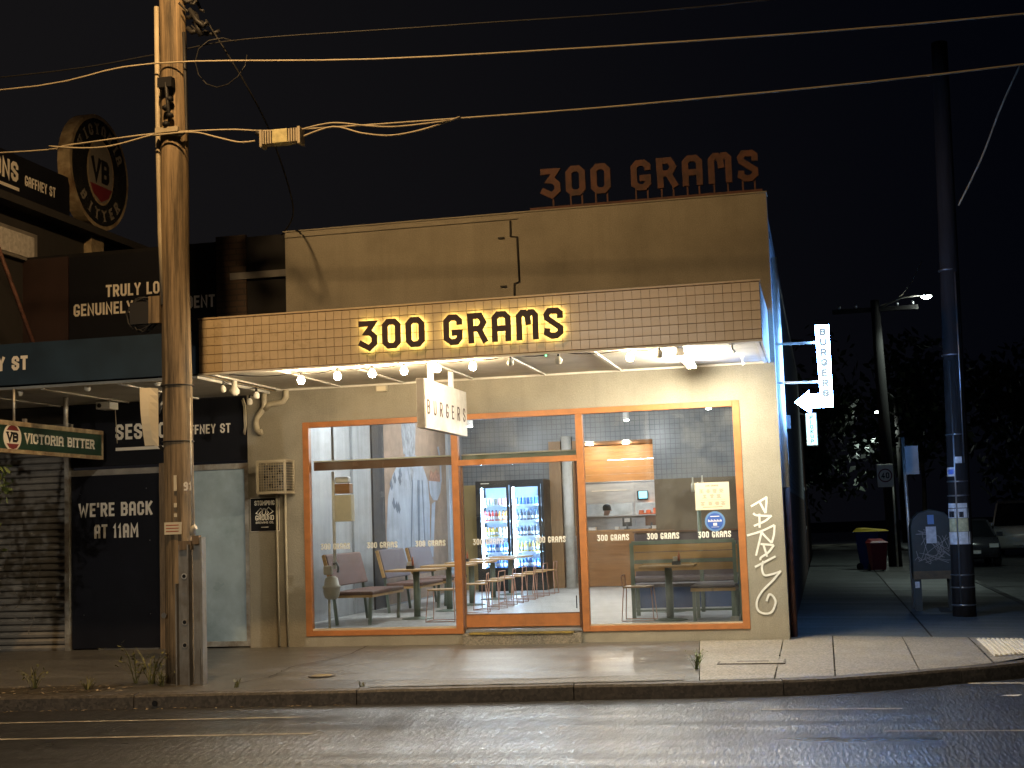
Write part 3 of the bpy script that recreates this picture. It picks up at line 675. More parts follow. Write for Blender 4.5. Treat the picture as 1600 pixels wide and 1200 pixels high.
# graffiti on the pier: P A R A N with a tail that curls round
gp = lambda *p: smooth_pl([(a, b) for a, b in p], 3) if len(p) > 2 else [Vector(q) for q in p]
def g2(pts): return [Vector((p[0], p[1])) for p in pts]
GRA = [[(-0.921, 1.724), (-0.705, 1.84)], [(-0.719, 1.848), (-0.718, 1.775), (-0.737, 1.63)], [(-0.809, 1.786), (-0.737, 1.63)], [(-0.896, 1.635), (-0.847, 1.605), (-0.66, 1.591)], [(-0.66, 1.598), (-0.75, 1.528), (-0.897, 1.468)], [(-0.817, 1.625), (-0.823, 1.443)], [(-0.99, 1.347), (-0.8, 1.399), (-0.63, 1.473)], [(-0.63, 1.473), (-0.644, 1.35), (-0.678, 1.242)], [(-0.801, 1.384), (-0.746, 1.317), (-0.678, 1.242)], [(-0.801, 1.384), (-0.888, 1.082)], [(-0.823, 1.232), (-0.651, 1.213)], [(-0.651, 1.213), (-0.728, 1.121), (-0.825, 1.058), (-0.834, 1.022)], [(-0.787, 1.231), (-0.745, 1.063)], [(-0.91, 0.937), (-0.637, 1.067)], [(-0.798, 1.014), (-0.82, 0.92), (-0.793, 0.83), (-0.699, 0.838), (-0.583, 0.871)], [(-0.58, 0.882), (-0.689, 0.758), (-0.825, 0.631), (-0.904, 0.503), (-0.902, 0.388), (-0.826, 0.336), (-0.725, 0.355), (-0.669, 0.469), (-0.693, 0.549), (-0.745, 0.579), (-0.782, 0.493)]]
pl2 = []
for g in GRA:
    pl2.append([Vector((p.x, p.y)) for p in smooth_pl([(a, b, 0) for a, b in g], 5)] if len(g) > 2 else g2(g))
strokes(shop, 'graffiti', 'graffiti', (0, -.001, 0), XU, ZU, pl2, .028)
# pipes on the wall
MB().tube([(-7.66, -.07, 3.60), (-7.66, -.07, 3.38), (-7.70, -.07, 3.32), (-7.77, -.07, 3.24), (-7.79, -.07, 3.16), (-7.78, -.07, 3.06), (-7.74, -.07, 3.02), (-7.70, -.07, 3.03)], .042, 12).build('drain_pipe', 'pvc', shop)
MB().tube([(-7.33, -.07, 3.60), (-7.33, -.07, 3.50), (-7.37, -.07, 3.44), (-7.45, -.07, 3.42), (-7.58, -.07, 3.41), (-7.66, -.072, 3.34)], .040, 12).build('drain_pipe', 'pvc', shop)
for x, zt in ((-7.52, 2.13), (-7.39, 2.13)): MB().tube([(x, -.022, .02), (x, -.022, zt)], .017, 8).build('conduit', 'beige_pipe', shop)
MB().tube([(-4.01, -.012, 5.78), (-4.01, -.012, 5.56), (-3.92, -.012, 5.55), (-3.91, -.012, 4.92), (-3.98, -.012, 4.90), (-4.0, -.012, 4.3)], .014, 6).build('conduit', 'cable_black', shop)
MB().bar((-4.19, -.012, 5.55), (-4.10, -.012, 5.55), .02).bar((-4.18, -.012, 4.87), (-4.09, -.012, 4.87), .02).build('bracket', 'cable_black', shop)
MB().tube([(-.46, .32, .0), (-.46, .32, 1.96)], .045, 10).build('downpipe', 'rust_orange', shop)
MB().tube([(-.46, .32, 1.962), (-.46, .32, 5.05)], .045, 10).build('downpipe', 'white_paint', shop)
MB().box(-.51, -.43, 1.2, 1.4, 2.3, 2.75).box(-.51, -.41, 3.0, 3.2, 2.9, 3.1).build('meter_box', 'grey_metal', shop)
# awning
aw = MB().box(-7.56, -.575, -2.388, -2.33, 3.625, 4.30).build('awning', 'grout', shop)
TW = .1058; TH = .1075
tm = MB().box(-TW / 2 + .0024, TW / 2 - .0024, -.006, .006, -TH / 2 + .0024, TH / 2 - .0024).build('tile', 'tile_cream', None)
tmesh = tm.data; bpy.data.objects.remove(tm)
cells = [(i, j) for i in range(66) for j in range(6)]
cells.sort(key=lambda c: -c[0])
rest = MB()
for k, (i, j) in enumerate(cells):
    x = -7.56 + TW / 2 + i * TW; z = 3.632 + TH / 2 + j * .1105; y = -2.3925 + random.uniform(-.0012, .0012)
    if k < 300:
        o = bpy.data.objects.new('tile', tmesh); COL.objects.link(o); o.parent = aw; o.location = Vector((x, y, z)) - ORG[aw]
        o.rotation_euler = (random.uniform(-.006, .006), 0, random.uniform(-.008, .008))
    else:
        rest.box(x - TW / 2 + .0024, x + TW / 2 - .0024, y - .006, y + .006, z - TH / 2 + .0024, z + TH / 2 - .0024)
ro = rest.build('tile', 'tile_cream', aw); ro['kind'] = 'stuff'
MB().box(-7.57, -.565, -2.40, -2.32, 4.302, 4.322).build('top_capping', 'tile_cream', aw)
MB().box(-7.57, -.57, -2.405, -2.33, 3.600, 3.622).build('bottom_trim', 'white_paint', aw)
MB().box(-7.56, -.60, -2.33, -.002, 3.622, 3.64).build('soffit', 'soffit_white', aw)
MB().box(-.60, -.575, -2.33, -.002, 3.60, 4.30).build('end_cheek', 'white_paint', aw)
MB().box(-7.56, -7.53, -2.33, -.002, 3.60, 4.28).build('end_cheek', 'tile_cream', aw)
MB().box(-7.53, -.60, -2.33, -.002, 4.20, 4.23).build('awning_roof', 'grey_metal', aw)
for x in (-.64, -1.57, -2.57, -3.61, -4.62, -5.62, -6.55, -7.45):
    MB().box(x - .025, x + .025, -2.32, -.03, 3.602, 3.621).build('cover_strip', 'white_paint', aw)
MB().box(-7.5, -.62, -.03, -.002, 3.595, 3.620).build('cornice_strip', 'white_paint', aw)

# ================================================================== signs of the burger shop
def shop_word(name, label, x0, x1, z0, h, y, depth, mat, t, halo, gapk=.075, posts=False):
    th = thing(name, ((x0 + x1) / 2, y, z0), label, 'sign')
    s = '300 grAms'; w = .27 * h / .37; gap = gapk * h / .37; k = (x1 - x0) / text_w(s, w, t, gap)
    w *= k; gap *= k
    o = Vector((x0, y, z0))
    for ch in s:
        if ch == ' ': o.x += w * .75; continue
        mb = MB(); a = glyph(mb, ch, o, XU, ZU, w, h, t, depth); L = mb.build('letter', mat, th)
        if halo:
            hb = MB(); glyph(hb, ch, o + Vector((t * .12, depth * .0 + .014, t * .12)), XU, ZU, w - t * .24, h - t * .24, t * .72, .006)
            hb.build('halo_light', 'halo_led', L)
        if posts:
            for q in ((.22, .8) if ch != '3' else (.6,)):
                MB().bar((o.x + a * q, y - .02, 5.95), (o.x + a * q, y - .02, z0 + .05), .022).build('post', 'rust_orange', th)
        o.x += a + gap
    return th
shop_word('awning_sign', 'dark brown angular letters glowing yellow from behind on the tiled awning', -5.42, -2.88, 3.775, .365, -2.445, .028, 'letter_brown', .070, True)
rs = shop_word('roof_sign', 'unlit rusty letters standing on posts on top of the parapet', -3.58, -.60, 6.085, .42, .15, .05, 'rust_orange', .085, False, posts=True)
MB().box(-3.74, -.56, .08, .20, 5.902, 5.955).build('base_rail', 'rust_orange', rs)
# hanging blade sign
bs = thing('hanging_sign', (-4.63, -1.45, 2.79), 'cream hanging blade sign reading BURGERS under the awning', 'sign')
MB().box(-4.70, -4.60, -2.50, -.46, 2.79, 3.39).build('panel', 'white_paint', bs, bevel=.006)
MB().box(-4.598, -4.594, -2.485, -2.46, 2.80, 3.38).build('edge_trim', 'pvc', bs)
for y in (-2.02, -1.05): MB().box(-4.675, -4.625, y - .045, y + .045, 3.39, 3.622).build('hanger', 'white_paint', bs)
for i, ch in enumerate('BURGERS'):
    mb = MB(); glyph(mb, ch, (-4.598, -2.38 + i * .285, 2.965 + i * .002), YU, ZU, .11, .18, .022, .003); mb.build('letter', 'letter_brown', bs)
# illuminated arrow sign on the side wall
ar = thing('arrow_sign', (.08, .12, 2.98), 'white lit arrow sign pointing left with vertical BURGERS lettering', 'sign')
kx = lambda x: x * .866
kz = lambda z: 1.62 + (z - 1.62) * .866
ap = [(.03, 4.44), (.235, 4.44), (.235, 3.20), (-.11, 3.20), (-.11, 3.12), (-.33, 3.29), (-.11, 3.46), (-.11, 3.40), (.05, 3.40)]
MB().prism((0, .20, 0), XU, ZU, [(kx(x), kz(z)) for x, z in ap], .16).build('lit_housing', 'arrow_face', ar)
ap2 = [(.045, 4.425), (.222, 4.425), (.222, 3.215), (-.122, 3.215), (-.122, 3.155), (-.305, 3.29), (-.122, 3.425), (-.122, 3.385), (.062, 3.385)]
MB().prism((0, .038, 0), XU, ZU, [(kx(x), kz(z)) for x, z in ap2], .008).build('lit_face', 'arrow_front', ar)
for i, ch in enumerate('BURGERS'):
    mb = MB(); glyph(mb, ch, (kx(.085), .026, kz(4.27 - i * .155)), XU, ZU, .09, .105, .033, .002); mb.build('letter', 'arrow_letter', ar)
for z in (4.2, 3.6): MB().bar((-.51, .12, kz(z)), (kx(.035), .12, kz(z) - .01), .03).build('bracket', 'galv', ar)
pk = thing('pickup_sign', (-.09, .12, 2.48), 'pale turquoise lit box reading PICK UP below the arrow sign', 'sign')
MB().box(kx(-.185), kx(-.02), .06, .18, kz(2.62), kz(3.115)).build('housing', 'steel', pk)
MB().box(kx(-.178), kx(-.027), .046, .058, kz(2.63), kz(3.105)).build('lit_face', 'pickup_face', pk)
MB().box(-.095, -.075, .10, .13, kz(3.116), kz(3.197)).build('hanger', 'steel', pk)
for i, ch in enumerate('PICKUP'):
    mb = MB(); glyph(mb, ch, (kx(-.125), .042, kz(3.02 - i * .072)), XU, ZU, .038, .046, .008, .002); mb.build('letter', 'navy', pk)
# menu and sticker in the window
mp = thing('menu_poster', (-1.42, .045, 1.70), 'cream menu sheet taped inside the right window', 'poster')
MB().box(-1.645, -1.195, .040, .046, 1.70, 2.06).build('sheet', 'paper_cream', mp)
text('300 grAms', mp, 'ink_grey', (-1.42, .0395, 2.005), XU, ZU, .016, .022, .004, .004, .0008, 'lettering', centre=True)
pm = MB()
for row, (z, xs) in enumerate(((1.965, (-1.56, -1.47, -1.385, -1.30)), (1.895, (-1.52, -1.425, -1.335)), (1.80, (-1.55, -1.45, -1.36, -1.28)))):
    for x in xs:
        for k in range(5):
            wdt = random.uniform(.012, .032); pm.box(x - wdt, x + wdt, .0392, .0398, z - k * .0105, z - k * .0105 + .004)
pm.box(-1.59, -1.25, .0392, .0398, 1.828, 1.830).box(-1.55, -1.29, .0392, .0398, 1.732, 1.737)
pm.build('menu_print', 'ink_grey', mp)
stk = thing('round_sticker', (-1.40, .045, 1.41), 'round blue sticker with white print on the right window', 'sticker')
MB().disc((-1.40, .046, 1.545), XU, ZU, .133, .003).build('rim', 'blue_rim', stk)
MB().disc((-1.40, .042, 1.545), XU, ZU, .108, .002).build('disc', 'blue_sticker', stk)
pm = MB(); pm.box(-1.46, -1.34, .0392, .0398, 1.606, 1.616).box(-1.425, -1.375, .0392, .0398, 1.49, 1.525).box(-1.45, -1.35, .0392, .0398, 1.47, 1.474)
for k in range(14): pm.box(-1.49 + k * .013, -1.482 + k * .013, .0392, .0398, 1.54, 1.572 - .008 * (k % 3))
pm.build('print', 'decal_white', stk)
# wall-mounted things left of the window
ac = thing('caged_fan', (-7.46, -.01, 2.14), 'beige wall-mounted vent fan inside a wire cage on the render', 'fan')
mb = MB(); x0, x1, ya, yb, z0, z1 = -7.67, -7.26, -.34, -.005, 2.15, 2.59
for a in (x0, x1):
    for z in (z0, z1): mb.bar((a, ya, z), (a, yb, z), .028)
    for y in (ya, yb - .02): mb.bar((a, y, z0), (a, y, z1), .028)
for y in (ya, yb - .02):
    for z in (z0, z1): mb.bar((x0, y, z), (x1, y, z), .028)
mb.build('cage_frame', 'pvc', ac)
for i in range(11):
    x = x0 + (i + .5) * (x1 - x0) / 11; MB().bar((x, ya - .004, z0), (x, ya - .004, z1), .006).build('cage_bar', 'pvc', ac)
for i in range(12):
    z = z0 + (i + .5) * (z1 - z0) / 12; MB().bar((x0, ya - .010, z), (x1, ya - .010, z), .006).build('cage_bar', 'pvc', ac)
    MB().bar((x1 + .004, ya, z), (x1 + .004, yb, z), .006).build('cage_bar', 'pvc', ac)
MB().box(x0 + .05, x1 - .05, -.24, -.01, z0 + .05, z1 - .05).build('fan_body', 'grey_metal', ac)
MB().disc((-7.465, -.245, 2.37), XU, ZU, .15, .01).build('fan_guard', 'black', ac)
for k in range(5):
    t = k * 2 * math.pi / 5; MB().prism((-7.465, -.262, 2.37), (math.cos(t), 0, math.sin(t)), (-math.sin(t), 0, math.cos(t)), [(.02, -.03), (.14, -.05), (.14, .05), (.02, .03)], .004).build('blade', 'grey_metal', ac)
sg = thing('brewery_sign', (-7.70, -.01, 1.61), 'small black brewery plaque with white lettering on the rendered wall', 'sign')
MB().box(-7.925, -7.485, -.012, -.002, 1.615, 2.095).build('plate', 'sign_white', sg, bevel=.004)
MB().box(-7.915, -7.495, -.017, -.0125, 1.625, 2.085).build('panel', 'black', sg)
text('STOMPING', sg, 'decal_white', (-7.705, -.018, 1.985), XU, ZU, .045, .068, .012, .006, .0012, centre=True, fit=.30)
text('GROUND', sg, 'decal_white', (-7.705, -.018, 1.775), XU, ZU, .045, .07, .012, .006, .0012, centre=True, fit=.28)
text('BREWING CO.', sg, 'decal_white', (-7.705, -.018, 1.728), XU, ZU, .02, .03, .005, .005, .0012, centre=True, fit=.27)
MB().box(-7.76, -7.65, -.0195, -.0185, 1.674, 1.682).build('small_print', 'decal_white', sg)
strokes(sg, 'decal_white', 'emblem', (-7.705, -.018, 1.875), XU, ZU, [g2([(-.13, .0), (-.06, .07), (-.03, .045), (-.08, 0), (-.05, -.03), (-.13, 0)]), g2([(.13, .02), (.06, .08), (.03, .045), (.06, .01), (.03, -.02), (.05, -.03), (.13, .02)]), g2([(-.04, -.01), (-.02, .06), (.01, .06), (.02, .01), (.0, -.03), (-.04, -.01)])], .012)

# ================================================================== LIGHT FITTINGS OUTSIDE
def bulb(loc, lit, parent):
    x, y, z = loc
    MB().tube([(x, y, z + .035), (x, y, z + .085)], .017, 8).build('socket', 'plastic_black', parent)
    prof = [(.005, -.060), (.026, -.056), (.041, -.038), (.045, -.012), (.038, .014), (.022, .032), (.015, .040)]
    MB().lathe(loc, prof, 12).build('bulb', 'bulb_on' if lit else 'bulb_off', parent)
    if lit: pass
fs_ = thing('festoon_lights', (-4.0, -2.25, 3.5), 'string of round warm bulbs, some lit, along the tiled awning edge', 'string lights')
bl = [(-6.26, 3.49, 1), (-5.78, 3.515, 1), (-5.33, 3.52, 1), (-4.92, 3.53, 1), (-4.50, 3.535, 1), (-4.05, 3.535, 1), (-3.58, 3.555, 0), (-2.99, 3.545, 0), (-2.13, 3.53, 1), (-1.78, 3.545, 0)]
for x, z, l in bl: bulb((x, -2.25, z), l, fs_)
cp = []
allx = [-7.22] + [b[0] for b in bl]; allz = [3.52] + [b[1] for b in bl]
for i in range(len(allx) - 1):
    for k in range(6):
        t = k / 6; cp.append((allx[i] * (1 - t) + allx[i + 1] * t, -2.25, allz[i] * (1 - t) + allz[i + 1] * t + .085 - .035 * math.sin(math.pi * t)))
cp.append((-1.78, -2.25, 3.63)); cp.append((-1.6, -2.25, 3.615))
MB().tube(cp, .006, 6).build('cable', 'cable_black', fs_)
MB().disc((-3.14, -2.262, 3.60), XU, ZU, .012, .008, 10).build('green_light', 'green_led', fs_)
pf = thing('festoon_lights', (-9.0, -2.2, 3.5), 'dark cable of unlit bulbs hanging under the navy awning', 'string lights')
pb = [(-11.2, -2.2, 3.56), (-10.19, -2.2, 3.55), (-9.21, -2.2, 3.56), (-8.23, -2.2, 3.57), (-7.60, -1.6, 3.51), (-7.30, -1.2, 3.44), (-7.74, -.4, 3.44)]
for p in pb: bulb(p, 0, pf)
cp = []
for a, b in zip(pb, pb[1:]):
    for k in range(6):
        t = k / 6; cp.append((a[0] * (1 - t) + b[0] * t, a[1] * (1 - t) + b[1] * t, a[2] * (1 - t) + b[2] * t + .085 - .05 * math.sin(math.pi * t)))
MB().tube(cp, .007, 6).build('cable', 'cable_black', pf)
tb = thing('tube_light', (-1.55, -1.3, 3.6), 'glaring fluorescent batten light on the right of the awning soffit', 'light')
MB().box(-1.59, -1.51, -2.12, -.62, 3.563, 3.601).build('batten', 'white_paint', tb)
for dx in (-.03, .03): MB().tube([(-1.55 + dx, -2.08, 3.543), (-1.55 + dx, -.66, 3.543)], .022, 10).build('tube', 'tube_on', tb)
for y in (-2.1, -.64): MB().box(-1.605, -1.495, y - .012, y + .012, 3.515, 3.563).build('lamp_holder', 'white_paint', tb)
for i, (x, y) in enumerate(((-.94, -2.1), (-.90, -.7))):
    h = thing('soffit_hook', (x, y, 3.6), ('small white pull hook near the outer edge of awning soffit', 'small white hook beside the wall under the awning')[i], 'hook')
    MB().tube([(x, y, 3.62), (x, y, 3.56), (x + .03, y, 3.53), (x, y, 3.51)], .012, 6).build('hook', 'white_paint', h)
    MB().box(x - .03, x + .03, y - .03, y + .03, 3.612, 3.6215).build('base_plate', 'white_paint', h)
ob = thing('junction_box', (-6.05, -.05, 3.5), 'small cream junction box on the wall under the awning', 'box')
MB().box(-6.0, -5.84, -.07, -.001, 3.50, 3.59).build('box_body', 'pvc', ob, bevel=.004)
MB().box(-5.985, -5.855, -.076, -.0705, 3.515, 3.575).build('lid', 'paper_cream', ob)

# ================================================================== INSIDE THE SHOP
FZ = .22
def ceil_light(x, y, z, p, label, mat='led_white'):
    t = thing('pendant_downlight', (x, y, z), label, 'light', 'ceiling lights inside the shop')
    MB().lathe((x, y, z + .012), [(.055, 0), (.06, .02), (.06, .16), (.02, .17)], 16).build('housing', 'white_paint', t)
    MB().tube([(x, y, z + .17), (x, y, 3.95)], .01, 6).build('stem', 'white_paint', t)
    MB().lathe((x, y, z), [(.03, -.006), (.05, 0), (.05, .011)], 16).build('lens', mat, t)
    point(t, (x, y, z - .03), p, (.96, .98, 1.0), .06)
ceil_light(-5.62, 5.6, 3.52, 165, 'bright ceiling light seen above the shop door')
ceil_light(-1.86, 5.9, 3.48, 60, 'bright ceiling light in the top right of the right window')
ceil_light(-6.55, 2.2, 3.5, 110, 'ceiling light over the left window tables')
ceil_light(-3.6, 2.4, 3.5, 90, 'ceiling light above the shop entrance floor')
ceil_light(-3.6, 8.0, 3.5, 80, 'ceiling light in front of the counter')
ceil_light(-6.6, 7.6, 3.5, 55, 'ceiling light near the painted wall')
# mural on the left wall
mu = thing('mural', (-7.6, 7.0, .6), 'wall painting of a figure in a pale shirt holding a spoon', 'painting')
MB().box(-7.598, -7.585, 5.05, 9.35, .25, 3.94).build('painted_ground', 'mural_brown', mu)
def mur(name, mat, pts, d=.002, o=0.0): return MB().prism((-7.584 + o, 0, 0), YU, ZU, pts, d).build(name, mat, mu)
mur('painted_shirt', 'mural_shirt', [(5.3, .9), (5.2, 1.5), (5.35, 2.15), (5.65, 2.55), (6.15, 2.86), (6.55, 2.95), (7.15, 2.95), (7.6, 2.8), (7.95, 2.5), (8.05, 2.0), (8.0, 1.4), (8.1, .9)])
mur('painted_head', 'mural_grey', [(6.35, 2.96), (6.25, 3.4), (6.35, 3.93), (7.05, 3.93), (7.2, 3.5), (7.1, 2.96)], o=.001)
mur('painted_neck', 'mural_grey', [(6.6, 2.70), (6.5, 3.0), (7.1, 3.0), (7.05, 2.7), (6.85, 2.45)], o=.0035)
for a, b, w in ((6.62, 6.9, .04), (7.15, 7.3, .07), (7.62, 7.55, .03)):
    mur('painted_fold', 'mural_fold', [(a, .9), (b - w, 2.5), (b + w, 2.5), (a + w * 1.5, .9)], o=.004)
mur('painted_collar', 'mural_shirt', [(6.45, 2.98), (6.78, 2.35), (6.70, 2.95)], o=.006)
mur('painted_collar', 'mural_shirt', [(7.15, 2.98), (6.88, 2.35), (7.05, 2.95)], o=.006)
for k in range(7):
    yy = 5.35 + random.random() * .7; zz = 1.95 + random.random() * .75
    mur('painted_fold', 'mural_fold', [(yy, zz), (yy + .10, zz + .10), (yy + .2, zz - .05), (yy + .12, zz - .12)], o=.0045)
mur('painted_spoon_handle', 'mural_shirt', [(7.95, 1.0), (8.2, 2.05), (8.45, 2.1), (8.2, 1.0)], o=.002)
mur('painted_spoon_bowl', 'mural_shirt', [(8.0, 2.5), (8.08, 2.25), (8.3, 2.12), (8.6, 2.12), (8.85, 2.28), (8.95, 2.5)], o=.002)
mur('painted_food', 'mural_red', [(8.05, 2.5), (8.15, 2.72), (8.4, 2.66), (8.6, 2.76), (8.9, 2.6), (8.92, 2.5)], o=.003)
mur('painted_spoon_rim', 'mural_shirt', [(8.85, 2.5), (8.85, 2.95), (8.70, 3.2), (8.80, 3.22), (8.97, 2.95), (8.97, 2.5)], o=.004)
# left wall: concrete pier, meter, boxes
MB().box(-7.598, -7.53, 4.35, 5.0, .22, 3.94).build('inner_pier', 'render_dark', shop)
MB().box(-7.598, -7.56, 3.4, 4.35, .22, 3.94).build('inner_pier', 'int_concrete', shop)
MB().box(-7.598, -7.54, 9.4, 10.58, .22, 3.94).build('pale_blue_return', 'int_wall', shop)
gm = thing('gas_meter', (-6.85, .45, FZ), 'cream gas meter and riser pipe behind the left window', 'meter')
MB().lathe((-6.90, .45, .62), [(.06, 0), (.10, .03), (.12, .10), (.12, .16), (.13, .165), (.13, .19), (.11, .2), (.09, .30), (.05, .33)], 14).build('meter_body', 'pvc', gm)
MB().box(-7.0, -6.88, .38, .48, .97, 1.10).build('regulator', 'pvc', gm, bevel=.02)
MB().tube([(-6.80, .45, 1.0), (-6.79, .45, 1.08), (-6.82, .45, 1.14), (-6.87, .45, 1.12)], .018, 8).build('elbow', 'grey_metal', gm)
MB().tube([(-6.94, .45, .62), (-6.94, .45, FZ)], .02, 8).build('inlet_pipe', 'pvc', gm)
MB().tube([(-6.86, .5, 1.05), (-6.86, .5, 2.44)], .026, 8).build('riser_pipe', 'white_paint', gm)
MB().tube([(-6.86, .5, 2.59), (-6.86, .5, 3.94)], .02, 8).build('riser_pipe', 'grey_metal', gm)
eb = thing('switch_box', (-6.72, .55, 1.68), 'cream electrical box beside the white riser pipe', 'box')
MB().box(-6.83, -6.58, .45, .6, 1.72, 2.10).build('lower_box', 'paper_cream', eb, bevel=.005)
MB().box(-6.82, -6.60, .45, .6, 2.12, 2.26).build('panel', 'wood_counter', eb, bevel=.005)
MB().box(-6.82, -6.62, .45, .6, 2.27, 2.36).build('upper_box', 'white_paint', eb, bevel=.02)
# bench seats along the painted wall
def bench(y0, y1, label, mat):
    t = thing('bench_seat', (-7.0, (y0 + y1) / 2, FZ), label, 'bench', 'upholstered benches along the left wall')
    MB().box(-7.02, -6.42, y0, y1, FZ + .43, FZ + .485).build('seat', 'vinyl_brown', t, bevel=.02)
    MB().box(-7.02, -6.43, y0 + .01, y1 - .01, FZ + .395, FZ + .43).build('seat_base', 'wood_plank', t)
    mb = MB(); a = .09
    mb.add([(-7.08, y0, .78), (-7.0, y0, .78), (-7.12, y0, 1.25), (-7.19, y0, 1.25), (-7.08, y1, .78), (-7.0, y1, .78), (-7.12, y1, 1.25), (-7.19, y1, 1.25)],
           [(0, 1, 2, 3), (7, 6, 5, 4), (0, 4, 5, 1), (1, 5, 6, 2), (2, 6, 7, 3), (3, 7, 4, 0)])
    mb.build('backrest', mat, t, bevel=.02)
    for yy in (y0 - .012, y1 + .012): MB().bar((-7.05, yy, .80), (-7.16, yy, 1.24), .05, .02, up=YU).build('back_trim', 'wood_plank', t)
    for yy in (y0 + .08, y1 - .08):
        MB().bar((-7.0, yy, FZ), (-7.06, yy, .79), .04).build('leg', 'green_metal', t)
        MB().bar((-6.50, yy, FZ), (-6.48, yy, FZ + .395), .045).build('leg', 'green_metal', t)
bench(.85, 2.40, 'brown upholstered bench nearest the left window', 'vinyl_brown')
bench(3.35, 4.70, 'middle bench along the left wall, mauve backrest before concrete pier', 'vinyl_mauve')
bench(5.0, 6.35, 'bench along the left wall in front of the painted shirt', 'vinyl_mauve')
# tables
def table(x, y, w, d, label, mat='wood_plank'):
    t = thing('cafe_table', (x, y, FZ), label, 'table', 'pedestal tables in the shop')
    MB().box(x - w / 2, x + w / 2, y - d / 2, y + d / 2, FZ + .72, FZ + .75).build('table_top', mat, t, bevel=.006)
    MB().tube([(x, y, FZ + .02), (x, y, FZ + .72)], .05, 14).build('pedestal', 'green_metal', t)
    MB().lathe((x, y, FZ), [(.05, .035), (.10, .03), (.23, .012), (.24, .001)][::-1], 24).build('foot', 'green_metal', t)
    return t
for i, (y, lab) in enumerate(((2.0, 'small timber-topped pedestal table beside the brown bench in left window'), (3.7, 'pedestal table in front of the middle mauve bench'),
             (5.2, 'pedestal table just left of the drinks fridge, third from the window'), (6.8, 'pedestal table before the fridge doors, fourth from the window'), (8.3, 'rear pedestal table closest to the drinks fridge'))):
    table(-6.1 if i == 0 else -6.05, y, .80, .62, lab)
# wire stools
def wire_stool():
    t = thing('wire_stool', (0, 0, 0), 'copper wire stool', 'stool', 'copper wire stools')
    for s in (-1, 1):
        MB().tube([(-.19, s * .15, .45), (-.22, s * .21, .008), (.22, s * .21, .008), (.19, s * .15, .45)], .0085, 6).build('side_frame', 'copper_wire', t)
    MB().tube([(.19, -.15, .45), (.205, -.17, .52), (.215, -.16, .62), (.215, .16, .62), (.205, .17, .52), (.19, .15, .45)], .0085, 6).build('back_loop', 'copper_wire', t)
    MB().tube([(-.22, -.21, .008), (-.22, .21, .008)], .008, 6).build('cross_bar', 'copper_wire', t)
    MB().box(-.20, .20, -.17, .17, .45, .472).build('seat', 'wood_plank', t, bevel=.008)
    return t
st0 = wire_stool(); first = True
for x, y, rz, lab in ((-5.50, 1.35, 0, 'copper wire stool next to the left window table'), (-5.42, 2.9, .15, 'wire stool half hidden by the left door post'), (-5.40, 3.85, -.1, 'wire stool nearest the shop door, first of the row'),
                      (-5.40, 4.75, .08, 'second wire stool of the row before the fridge'), (-5.40, 5.6, 0, 'third wire stool of the row before the fridge'), (-5.40, 6.5, .1, 'fourth wire stool of the row before the fridge'),
                      (-5.38, 7.4, -.06, 'fifth wire stool of the row, toward the fridge'), (-5.36, 8.3, 0, 'farthest wire stool of the row, beside the right fridge door'),
                      (-2.55, .80, math.pi, 'copper wire stool at the right window table')):
    if first: o = st0; o.location = (x, y, FZ); o.rotation_euler = (0, 0, rz); o['label'] = lab; first = False
    else: dup(st0, (x, y, FZ), rz, lab)
# right window: table, slatted benches
table(-2.12, .72, .74, .60, 'pedestal table with timber top in the right window')
sb = thing('slatted_bench', (-1.95, 1.4, FZ), 'green framed bench with timber slat back across the right window', 'bench')
for x in (-2.68, -1.24):
    MB().bar((x, 1.22, FZ), (x, 1.22, 1.27), .055).build('post', 'green_metal', sb)
    MB().bar((x, 1.70, FZ), (x, 1.70, .64), .05).build('leg', 'green_metal', sb)
MB().bar((-2.68, 1.22, 1.272), (-1.24, 1.22, 1.272), .05).build('top_rail', 'green_metal', sb)
MB().bar((-2.65, 1.235, 1.005), (-1.27, 1.235, 1.005), .045).build('middle_rail', 'green_metal', sb)
for z0, z1 in ((1.145, 1.24), (1.035, 1.135), (.875, .975)): MB().box(-2.65, -1.27, 1.19, 1.21, z0, z1).build('slat', 'wood_plank', sb)
for i in range(2): MB().box(-2.68, -1.24, 1.28 + i * .22, 1.49 + i * .22, .64, .69).build('seat_cushion', 'vinyl_mauve', sb, bevel=.01)
MB().bar((-2.66, 1.25, .32), (-1.26, 1.25, .32), .03).build('stretcher', 'green_metal', sb)
cb = thing('corner_bench', (-1.45, .75, FZ), 'short mauve padded bench at the right end of the right window', 'bench')
MB().box(-1.80, -1.20, .42, 1.08, .66, .69).build('seat', 'vinyl_mauve', cb, bevel=.01)
for i in range(2): MB().box(-1.80 + i * .305, -1.505 + i * .305, .42, 1.08, .615, .655).build('seat_plank', 'wood_plank', cb)
for x, y in ((-1.76, .46), (-1.76, 1.04), (-1.24, .46), (-1.24, 1.04)): MB().bar((x, y, FZ), (x, y, .615), .045).build('leg', 'green_metal', cb)
for i in range(2): MB().box(-1.175, -1.15, .45, 1.05, .86 + i * .19, 1.04 + i * .19).build('back_plank', 'wood_plank', cb)
for y in (.46, 1.04): MB().bar((-1.13, y, FZ), (-1.13, y, 1.28), .045).build('back_post', 'green_metal', cb)
b2 = thing('booth_seat', (-2.0, 3.6, FZ), 'long mauve booth seat on a navy plinth behind the slatted bench', 'bench')
MB().box(-3.0, -.95, 3.3, 3.9, .62, .70).build('seat', 'vinyl_mauve', b2, bevel=.02)
MB().box(-2.95, -1.0, 3.36, 3.85, FZ, .61).build('plinth', 'navy_base', b2)
MB().box(-3.0, -.95, 3.92, 4.0, .66, 1.38).build('backrest', 'vinyl_mauve', b2, bevel=.02)
